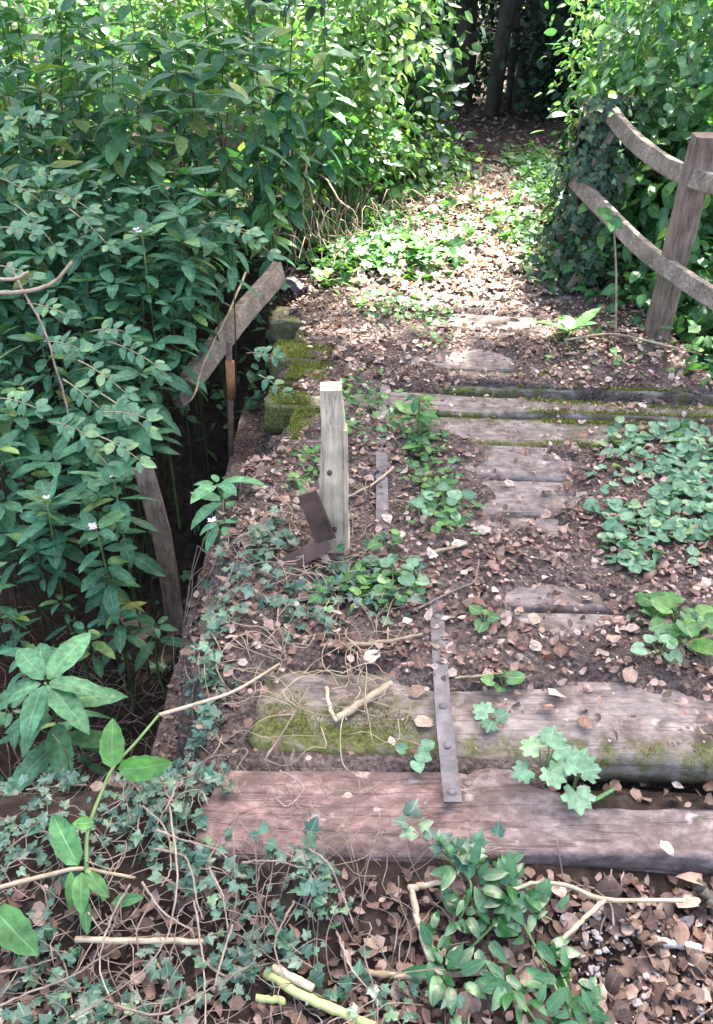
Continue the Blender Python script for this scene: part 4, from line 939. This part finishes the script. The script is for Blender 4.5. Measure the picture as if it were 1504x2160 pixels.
cover_mass('ivy_carpet', P2, IVY, (.011, .027), M['ivy'], 'dark ivy carpet over the near left bank', 'ivy', (.0, .06))
P2 = scatter_px(520, [(420, 1440, 60, 130, 2), (470, 1250, 60, 90, 2), (560, 1180, 60, 60, 1), (780, 1250, 110, 60, 2), (640, 1290, 120, 60, 1)])
P2 = P2[P2[:, 0] > -.47 + .1 * vn(P2[:, 1] * 9, P2[:, 1] * 0, 7)]
cover_mass('edge_ivy', P2, IVY, (.022, .038), M['ivy'], 'small ivy leaves creeping along the left deck edge', 'ivy', (.0, .05))
P2 = scatter_px(620, [(1400, 1000, 120, 70, 4), (1350, 1090, 90, 60, 3), (1460, 1090, 110, 90, 3), (1330, 1180, 60, 60, 1.2), (1380, 930, 90, 30, 1.5), (1480, 960, 60, 60, 2)])
cover_mass('violet_patch', patchy(P2, 7, 198, .36), HEART, (.026, .052), M['violet'], 'patch of round leaved violets on the right of the deck', 'ground cover', (.004, .035))
P2 = scatter_px(900, [(930, 1080, 60, 60, 2), (780, 1250, 100, 50, 1.6), (870, 900, 60, 60, 1.5), (830, 660, 90, 30, 1.5), (920, 690, 60, 50, 1), (760, 850, 60, 40, 1), (900, 1000, 60, 60, 1), (1420, 1340, 60, 50, .8), (1300, 740, 160, 60, 1), (740, 930, 60, 60, .6), (640, 1000, 60, 60, .8)])
cover_mass('deck_weeds', P2, HEART + OVATE_LO, (.02, .04), M['weed'], 'small mixed weeds scattered over the bridge deck', 'weeds', (.005, .05))
P2 = scatter_px(2900, [(930, 365, 70, 40, 1.6), (830, 390, 80, 60, 2), (1140, 420, 50, 50, 1.2), (790, 520, 70, 60, 1.3), (1000, 480, 170, 50, .6), (1130, 540, 60, 60, .8), (700, 550, 60, 60, 1), (880, 570, 90, 30, .7), (1140, 380, 60, 50, 1)])
cover_mass('path_ground_cover', P2, IVY[:2] + OVATE_LO, (.05, .10), M['weed'], 'sunlit green ground cover creeping over the path', 'ground cover', (.01, .10))
P2 = U(-2.6, -.5, 1.9, 4.6, 900)
cover_mass('ditch_ground_cover', patchy(P2, 3, 180, .5), OVATE + IVY, (.03, .07), M['balsam'], 'small dark leaves scattered over the ditch floor', 'ground cover', (.0, .08))
P2 = patchy(U(-3.5, -.45, 4.2, 6.6, 2600), 2, 181, .38)
cover_mass('bank_undergrowth', P2, OVATE_LO + LANCE_LO, (.05, .11), M['balsam_lo'], 'low shaded undergrowth beneath the tall balsam', 'undergrowth', (.0, .25))
P2 = patchy(U(1.55, 3.4, 3.0, 7.0, 2600), 2, 182, .35)
cover_mass('right_undergrowth', P2, OVATE_LO + LANCE_LO, (.05, .11), M['weed'], 'low green undergrowth behind the fence', 'undergrowth', (.0, .25))
# ivy trails that can be told apart, in the near left
GI = 'ivy trails over the near bank'
ivy_pl = pool('leaf', IVY, M['ivy']); gl_pl = pool('leaf', GLOSS, M['glossy'])
def trail(pp, n, size, label, group=None, mat='ivy', pls=None, name='ivy_trail', lift=.03, Ls=.5):
    q = [at_z(x, y, -.05) for x, y in pp]; q = [np.array([p[0], p[1], float(G(p[0], p[1])) + lift + rng.normal(0, .008)]) for p in q]
    root = empty(name, q[0]); tag(root, label, 'ivy' if 'ivy' in name else 'plant', group); c = spline(q, 16) - q[0]
    tube_obj('stem', c, [.003, .002], M['stem_p' if mat == 'ivy' else 'stem_g'], root, 5); pls = pls or ivy_pl
    for i in range(n):
        p = c[int(rng.integers(0, 16))]; a = rng.random() * 6.28; d = np.array([math.cos(a), math.sin(a), rng.normal(.25, .3)]); nn = np.array([rng.normal(0, .35), rng.normal(-.35, .35), 1.0])
        link('leaf', pls[rng.integers(len(pls))], root, None, m4(frames(d[None], nn[None])[0], size * rng.uniform(.7, 1.25), p + d * size * .4 + [0, 0, .02 * rng.random()]))
TRL = [[(380, 1580), (350, 1680), (420, 1760)], [(250, 1600), (300, 1700), (290, 1800)], [(20, 1800), (80, 1760), (160, 1790)], [(340, 1860), (420, 1890), (500, 1860)], [(420, 1660), (480, 1690), (470, 1640)], [(60, 1950), (120, 1990), (140, 2080)], [(400, 1990), (480, 2040), (560, 2000)],
           [(560, 1830), (640, 1850), (690, 1900)], [(330, 1590), (400, 1560), (460, 1580)], [(180, 2060), (260, 2100), (330, 2140)], [(570, 1930), (610, 1990), (660, 2020)], [(30, 2120), (100, 2140), (190, 2130)], [(300, 1980), (350, 2050), (380, 2120)], [(180, 1650), (120, 1640), (60, 1680)], [(640, 2060), (700, 2080), (760, 2060)], [(470, 1790), (430, 1850), (380, 1840)]]
rk = ranked([q[0] for q in TRL], 150)
for i_, pp in enumerate(TRL): trail(pp, 16, .025, 'trail of dark lobed ivy, %s from the left in the %s row of the bank' % (rk[i_][1], rk[i_][0]), GI)
trail([(640, 1810), (670, 1860), (650, 1920)], 14, .034, 'bluish green ivy sprig climbing onto the near sleeper front')
trail([(855, 1800), (960, 1850), (1050, 1840)], 20, .036, 'ivy with bright new leaves along the near sleeper front')
for pp, lb in [([(930, 1850), (990, 1900), (960, 1960)], 'glossy green sprig just below the near sleeper'), ([(1040, 1860), (1090, 1930), (1160, 1960)], 'glossy sprig reaching toward the forked twig'), ([(1100, 1960), (1160, 2040), (1200, 2120)], 'glossy sprig running along the gravel edge'),
               ([(1050, 2040), (1100, 2100), (1150, 2170)], 'glossy sprig at the bottom edge beside the gravel'), ([(980, 2000), (1040, 1960), (1100, 1900)], 'glossy sprig in the middle of the shiny clump'), ([(1190, 2060), (1230, 2140), (1280, 2180)], 'glossy sprig lowest beside the pebbles'), ([(900, 1960), (930, 2030), (960, 2060)], 'glossy sprig left of the shiny clump by the straw stick')]:
    trail(pp, 24, .048, lb, 'glossy sprigs in front of the bridge', 'glossy', gl_pl, 'privet_sprig', .045)
# lobed plant and grass in the gap between the first two sleepers
def clump(px, py, Ts, mat, n, size, label, name, h=.07, spread=.05, z=0.0):
    p = at_z(px, py, z); p[2] = float(G(p[0], p[1])); p[2] = max(p[2], -.12); root = empty(name, p); tag(root, label, 'plant'); pl = pool('leaf', Ts, M[mat])
    for i in range(n):
        a = i * 2.4 + rng.normal(0, .3); r = spread * math.sqrt((i + .5) / n); e = np.array([math.cos(a) * r, math.sin(a) * r, h * rng.uniform(.6, 1.1) - r * .3])
        tube_obj('stalk', [(0, 0, 0), e * .6, e], [.0018, .0014], M['stem_g'], root, 4)
        d = np.array([math.cos(a), math.sin(a), rng.normal(0, .2)]); nn = np.array([math.cos(a) * .25, math.sin(a) * .25 - .3, 1.0]); link('leaf', pl[rng.integers(len(pl))], root, None, m4(frames(d[None], nn[None])[0], size * rng.uniform(.7, 1.15), e))
    return root
clump(1145, 1650, PALM, 'violet', 6, .05, 'lobed green plant growing from the gap at the near sleeper', 'cranesbill_plant', .10, .045)
clump(1205, 1665, PALM, 'violet', 4, .06, 'broad lobed plant right of the first beside the gap', 'cranesbill_plant', .10, .04)
clump(870, 1605, HEART, 'violet', 4, .035, 'tiny pale plant left of the lower strap end', 'seedling', .04, .03)
clump(1040, 1520, PALM, 'violet', 3, .045, 'small bluish lobed plant on the second sleeper', 'seedling', .02, .02)
clump(1060, 1455, HEART, 'weed', 5, .04, 'small bright plant on the litter above the bluish one', 'seedling', .04, .03)
clump(1430, 1340, HEART, 'weed', 12, .065, 'leafy violet clump at the right of the third sleeper', 'violet_plant', .08, .09)
clump(1385, 1395, HEART, 'violet', 5, .045, 'round leaved seedling left of the leafy violet clump', 'violet_plant', .05, .05)
clump(840, 1240, HEART, 'violet', 7, .045, 'round leaved violet beside the dark soil left of the strap', 'violet_plant', .06, .07)
clump(1020, 1330, HEART, 'weed', 4, .04, 'small green seedling right of the upper strap end', 'seedling', .04, .03)
clump(930, 1095, HEART, 'violet', 10, .05, 'round leaved violet at the centre of the deck', 'violet_plant', .07, .09)
clump(1100, 590, OVATE, 'weed', 8, .09, 'bright broad leaved weed at the end of the deck beside the path', 'dock_plant', .10, .06)
clump(820, 660, OVATE, 'weed', 14, .08, 'dark green weed clump on the far left of the deck', 'dock_plant', .10, .14)
clump(1240, 1690, GRASS, 'sprig', 5, .13, 'tuft of grass arching from the gap behind the near sleeper', 'grass_tuft', .03, .02)
clump(820, 1170, HEART, 'weed', 5, .04, 'small round leaved seedling at the foot of the broken post', 'seedling', .05, .04)

# moss cushions: short shoots on the mossy sleepers
def on_sleeper(P2):
    k_ = np.zeros(len(P2), bool)
    for (cx, yc, yaw, W, Lx) in SL:
        dx = P2[:, 0] - cx; dy = P2[:, 1] - (yc + math.tan(yaw) * (cx - .6)); u = dx * math.cos(yaw) + dy * math.sin(yaw); v = -dx * math.sin(yaw) + dy * math.cos(yaw)
        k_ |= (np.abs(u) < Lx / 2 - .008) & (np.abs(v) < W / 2 - .012)
    return P2[k_]
def moss_patch(name, P2, label, hgt, dens_z=None, zfn=None):
    n = len(P2); z = zfn(P2) if zfn else np.full(n, -.004); P = np.concatenate([P2, z[:, None]], 1); d = nrm(rng.normal(0, .45, (n, 3)) + [0, 0, 1]); Nn = rand_dirs(n)
    A = Acc(); add_mixed(A, [blade(.18, 2, .2, .5, 0, .4, 3)], frames(d, Nn), P, rng.uniform(*hgt, n)); return tag(A.obj(name, M['moss']), label, 'moss', kind='stuff')
P2 = scatter_px(32000, [(612, 870, 46, 44, 2.6), (595, 805, 44, 24, 1.8), (600, 710, 40, 30, 1.6), (640, 755, 60, 26, 1.4), (540, 690, 14, 8, .5), (660, 800, 70, 20, 1.2), (690, 760, 60, 40, .7)])
moss_patch('moss_cushions', patchy(on_sleeper(P2), 14, 199, .34), 'thick yellow green moss on the left sleeper ends', (.005, .014), zfn=lambda q: -.002 + .012 * fbm(q[:, 0] * 20, q[:, 1] * 20, 190))
A_ = []
for k_ in (7, 8, 9):
    cx, yc, yaw, W, Lx = SL[k_]; n = 4200; xx = rng.uniform(.1, Lx / 2, n) * 1.0; fr = rng.random(n) < .5; hw_ = W / 2 * (1 - (.36 * sst(-.45, .75, xx) if k_ == 8 else 0) - np.where(fr & (k_ == 9), .42 * sst(-.3, .5, xx), 0)); yy_ = np.where(fr, -1, 1) * (hw_ - .008 - np.abs(rng.normal(0, .018, n)))
    A_.append(np.stack([cx + xx * math.cos(yaw) - yy_ * math.sin(yaw), yc + math.tan(yaw) * (cx - .6) + xx * math.sin(yaw) + yy_ * math.cos(yaw)], -1))
moss_patch('plank_moss', np.concatenate(A_), 'thin green moss along the edges of the gapped sleepers', (.006, .014))
P2 = scatter_px(6000, [(640, 1500, 80, 50, 2), (800, 1520, 130, 40, 2.4), (1420, 1580, 100, 26, 1.6), (970, 1550, 60, 40, .6), (1200, 1590, 100, 14, .5)])
moss_patch('plank_moss', patchy(P2, 12, 195, .45), 'thin moss scattered over the second sleeper', (.003, .009))

# ------------------------------------------------------------------ twigs, stems and sticks
def stick(px_pts, rad, mat, label, lift=.012, name='stick', n=16, sides=7, cat='stick', group=None, zs_=None, wob=.001):
    q = []
    for i, (x, y) in enumerate(px_pts):
        p = at_z(x, y, -.03); z = float(G(p[0], p[1])) + lift if zs_ is None else zs_[i]; q.append(at_z(x, y, z))
    q = np.array(q); rr_ = np.interp(np.linspace(0, 1, n), np.linspace(0, 1, len(rad)), rad) * (1 + .05 * rng.normal(0, 1, n)) * np.where(np.arange(n) % 7 == 3, 1.13, 1); o = tube_obj(name, q - q[0], rr_, M[mat], None, sides, n, wob, q[0]); return tag(o, label, cat, group)
stick([(710, 1516), (770, 1478), (826, 1441)], [.010, .009], 'straw', 'thick cream cut stick lying on the second sleeper', .012)
stick([(688, 1450), (695, 1490), (710, 1522)], [.005], 'straw', 'short thin straw touching the cream cut stick')
stick([(868, 1870), (885, 1960), (918, 2052)], [.0065, .006], 'straw', 'straw coloured cut stick pointing down beside the glossy sprigs', .045)
stick([(862, 1874), (900, 1866), (938, 1858)], [.0065, .005], 'straw', 'short pale stick above the straw coloured one', .045)
stick([(160, 1982), (300, 1984), (432, 1986)], [.0065, .006], 'straw', 'straight pale stick lying in the ivy bank', .05)
stick([(1075, 1876), (1130, 1864), (1200, 1868), (1275, 1897), (1440, 1900)], [.0035, .0045, .0045], 'straw', 'long forked pale twig lying in front of the near sleeper', .055, 'forked_twig')
stick([(1275, 1897), (1230, 1940), (1180, 1990)], [.005, .004], 'straw', 'lower fork of the pale twig pointing to the gravel', .055, 'forked_twig')
stick([(560, 2052), (660, 2110), (790, 2165)], [.010, .008], 'cane', 'thick yellow green cut cane at the bottom edge', .04, 'cut_cane')
stick([(575, 2040), (660, 2085)], [.008], 'straw', 'split straw lying on the yellow green cane', .05)
stick([(540, 2105), (600, 2112)], [.007], 'cane', 'short stub of yellow green cane at the bottom edge', .04, 'cut_cane')
stick([(1385, 1985), (1450, 1996), (1530, 2008)], [.009], 'stone', 'pale grey broken branch on the gravel at the right edge', .02)
stick([(1465, 1858), (1490, 1890), (1515, 1925)], [.013], 'bark', 'dark stub of branch against the near sleeper at the right edge', .03)
stick([(885, 1172), (935, 1160), (985, 1148)], [.006], 'stem_t', 'tan stick lying across the soil at the centre of the deck')
stick([(690, 1362), (800, 1356), (890, 1338)], [.007, .005], 'stem_t', 'tan dry stalk lying left of the lower strap')
stick([(830, 985), (790, 1020), (740, 1045), (720, 1055)], [.005, .003], 'stem_t', 'thin dry twig reaching from the broken post toward the strap')
stick([(1360, 1760 - 380), (1430, 1365), (1510, 1340)], [.006], 'stem_t', 'dry stalk poking in from the right edge of the third sleeper')
stick([(1060, 1420), (960, 1430)], [.003], 'stem_t', 'fine straw crossing the litter right of the strap')
stick([(870, 1290), (960, 1245), (1000, 1225), (1010, 1180)], [.004, .002], 'stem_p', 'looping vine stem at the top of the lower strap')
stick([(760, 2050), (880, 2060), (1060, 2045)], [.006], 'stem_t', 'dull tan stalk lying under the glossy sprigs', .03)
stick([(1190, 718), (1290, 705), (1390, 725), (1480, 748)], [.006], 'stem_t', 'long dry stalk lying at the foot of the fence post', .06)
sp_ = [at_y(1298, 745, 4.05), at_y(1300, 600, 4.06), at_y(1296, 500, 4.06), at_y(1290, 455, 4.06)]
tw = empty('thin_sapling', sp_[0]); tag(tw, 'thin upright sapling with yellow leaves in front of the lower handrail', 'plant'); tube_obj('stem', np.array(sp_) - sp_[0], [.006, .003], M['stem_t'], tw, 6, 14)
for i, (px, py) in enumerate(((1272, 455), (1300, 470), (1285, 480), (1262, 440))):
    e = at_y(px, py, 4.05) - sp_[0]; s0 = sp_[-1] - sp_[0]; link('leaf', pool('leaf', OVATE, M['sprig'])[i], tw, None, m4(frames((e - s0)[None] + [[0, -.02, .01]], np.array([[0, -1, .6]]))[0], .085, s0))
# dry stem lying on the fallen handrail, bare branches at left
q = [at_y(518, 575, 4.55), at_y(480, 665, 4.2), at_y(440, 740, 3.9), at_y(410, 830, 3.62), at_y(385, 860, 3.6)]
tag(tube_obj('dead_stem', np.array(q) - q[0], [.007, .004], M['stem_t'], None, 6, 18, .003, q[0]), 'withered dry stem hanging along the fallen handrail', 'stem')
q = [at_y(-20, 620, 3.1), at_y(70, 612, 3.1), at_y(120, 590, 3.15), at_y(152, 552, 3.2)]
tag(tube_obj('bare_branch', np.array(q) - q[0], [.009, .006], M['stem_t'], None, 6, 14, .001, q[0]), 'bare tan branch curving in from the left edge', 'branch')
q = [at_y(-20, 590, 3.2), at_y(30, 588, 3.2), at_y(60, 574, 3.25)]
tag(tube_obj('bare_branch', np.array(q) - q[0], [.008, .006], M['stem_t'], None, 6, 12, .001, q[0]), 'shorter bare branch just above the curving one at the left edge', 'branch')
q = [at_y(20, 560, 3.3), at_y(90, 690, 3.1), at_y(125, 800, 2.9), at_y(150, 890, 2.8)]
tag(tube_obj('bramble_cane', np.array(q) - q[0], [.005, .004], M['stem_p'], None, 6, 16, .002, q[0]), 'long thin bramble cane hanging through the balsam', 'stem')
GP = 'dry upright stems at the end of the tall balsam stand'
for (a, b) in (((605, 235), (645, 500)), ((645, 345), (662, 430)), ((700, 395), (735, 440)), ((655, 360), (720, 430)), ((610, 420), (640, 330)), ((590, 300), (600, 430)), ((680, 300), (640, 470))):
    p, q = at_y(*a, 5.7), at_y(*b, 5.3); tag(tube_obj('dead_stem', np.array([p - q, (p - q) * .5 + rng.normal(0, .03, 3), p * 0]), [.005, .007], M['stem_t'], None, 5, 10, .002, q), 'dry upright stem between the balsam stand and the path', 'stem', GP)
# vine tangle in the near left, traced
GV = 'bare vine stems tangled over the near bank'
tr = [[(355, 1690), (372, 1810), (370, 1900), (345, 1990), (280, 2065), (130, 2165)], [(275, 1865), (235, 1935), (215, 2000), (212, 2050), (230, 2100)], [(410, 1900), (425, 2000), (432, 2080), (432, 2165)],
      [(320, 1790), (385, 1805), (405, 1840), (415, 1900), (430, 1940)], [(300, 1860), (340, 1920), (400, 1960), (410, 1980)], [(-10, 2125), (70, 2090), (150, 2060), (230, 2010), (270, 1990)], [(330, 1750), (380, 1770), (450, 1790), (480, 1810)],
      [(375, 1650), (358, 1690), (330, 1740)], [(490, 1950), (460, 2050), (450, 2090)], [(710, 1965), (740, 2040), (775, 2085)], [(650, 1790), (690, 1820), (720, 1880), (745, 1950)], [(300, 1700), (350, 1750), (360, 1830), (340, 1870)], [(240, 2120), (330, 2140), (400, 2110), (520, 2040)],
      [(620, 1900), (580, 1990), (600, 2060)], [(440, 1830), (470, 1890), (480, 1960)], [(400, 1640), (440, 1600), (500, 1590)], [(560, 1600), (600, 1540), (650, 1450)], [(590, 1625), (640, 1660), (605, 1700), (580, 1680)], [(510, 1820), (570, 1816), (645, 1832)], [(0, 2050), (60, 2040), (120, 2020)]]
rk = ranked([q[0] for q in tr], 120)
for i_, pp in enumerate(tr): stick(pp, [.0026, .0014], 'stem_p', 'bare vine stem, %s from the left in the %s tier of the tangle' % (rk[i_][1], rk[i_][0]), .06 + .02 * rng.random(), 'vine_stem', 26, 5, 'vine', GV, None, .0007)
def tangle(name, n, boxf, rad, mat, label, amp=.12, lift=.05, seg=5):
    A = Acc()
    for i in range(n):
        x, y = boxf(); a = rng.random() * 6.28; pts = []
        for s_ in range(seg):
            pts.append((x, y, float(G(x, y)) + lift * rng.random())); a += rng.normal(0, .7); x += amp * math.cos(a) * rng.uniform(.5, 1); y += amp * math.sin(a) * rng.uniform(.5, 1)
        A.add(tube_T(pts, [rad * rng.uniform(.6, 1.2), rad * .5], 4, 12), I3, np.zeros((1, 3)))
    return tag(A.obj(name, M[mat]), label, 'stems', kind='stuff')
tangle('vine_tangle', 300, lambda: (rng.uniform(-1.0, .1), rng.uniform(.6, 1.25)), .0015, 'stem_p', 'fine vine tangle over the near left bank', .07, .07)
tangle('ditch_tangle', 190, lambda: (rng.uniform(-1.8, -.85), rng.uniform(1.5, 3.0)), .003, 'stem_p', 'brown dead stems tangled on the ditch floor', .16, .22)
tangle('edge_tangle', 170, lambda: (rng.uniform(-.52, .1), rng.uniform(1.45, 2.6)), .0018, 'stem_t', 'dry grass and vine tangle along the left deck edge', .07, .05)
tangle('deck_straws', 120, lambda: (rng.uniform(-.3, 1.5), rng.uniform(1.4, 5.0)), .0018, 'stem_t', 'fine straws scattered over the deck litter', .03, .015, 3)
tangle('path_edge_tangle', 90, lambda: (rng.uniform(-.75, .15), rng.uniform(5.2, 6.6)), .004, 'stem_t', 'dry dead stems along the left edge of the path', .14, .35)
tangle('litter_twigs', 70, lambda: (rng.uniform(-.1, .95), rng.uniform(.6, 1.1)), .003, 'stem_p', 'small twigs among the leaves in front of the bridge', .05, .03, 3)

# ------------------------------------------------------------------ gravel
def pebble_T(seed):
    r = np.random.default_rng(seed); V = []; fc = []; nu, nv_ = 7, 4
    ax = np.array([1, .6 + .3 * r.random(), .35 + .15 * r.random()])
    V.append((0, 0, 1))
    for i in range(1, nv_):
        for j in range(nu): th = math.pi * i / nv_; ph = 2 * math.pi * j / nu + .3 * i; V.append((math.sin(th) * math.cos(ph), math.sin(th) * math.sin(ph), math.cos(th)))
    V.append((0, 0, -1)); V = np.array(V) * (1 + r.normal(0, .16, (len(V), 1))) * ax; n = len(V)
    for j in range(nu):
        k = (j + 1) % nu; fc.append((0, 1 + j, 1 + k)); fc.append((n - 1, 1 + (nv_ - 2) * nu + k, 1 + (nv_ - 2) * nu + j))
        for i in range(nv_ - 2): fc.append((1 + i * nu + j, 1 + (i + 1) * nu + j, 1 + (i + 1) * nu + k, 1 + i * nu + k))
    return Tm(V, [(0, 0)] * n, fc)
PEB = [pebble_T(i) for i in range(4)]
P2 = scatter_px(240, [(1330, 2080, 150, 110, 3), (1250, 1960, 80, 70, 1), (1450, 2100, 80, 80, 1)], -.08); P2 = P2[P2[:, 1] < 1.04]; P = put(P2, -.002)
A = Acc(); add_mixed(A, PEB, lying(len(P), .2), P, rng.uniform(.002, .005, len(P)))
tag(A.obj('gravel', M['stone']), 'fine grey gravel among leaves at the lower right', 'gravel', kind='stuff')
pl = pool('pebble', PEB, M['stone']); P2 = scatter_px(60, [(1330, 2060, 150, 100, 3), (1260, 1960, 80, 60, 1.5)], -.08); P2 = P2[P2[:, 1] < 1.04]; P = put(P2, .004); Fm = lying(len(P), .2)
for i in range(len(P)): tag(link('pebble', pl[i % 4], None, None, m4(Fm[i], rng.uniform(.005, .011), P[i])), 'pale grey pebble among the leaves at the lower right', 'pebble', 'pebbles in front of the bridge')
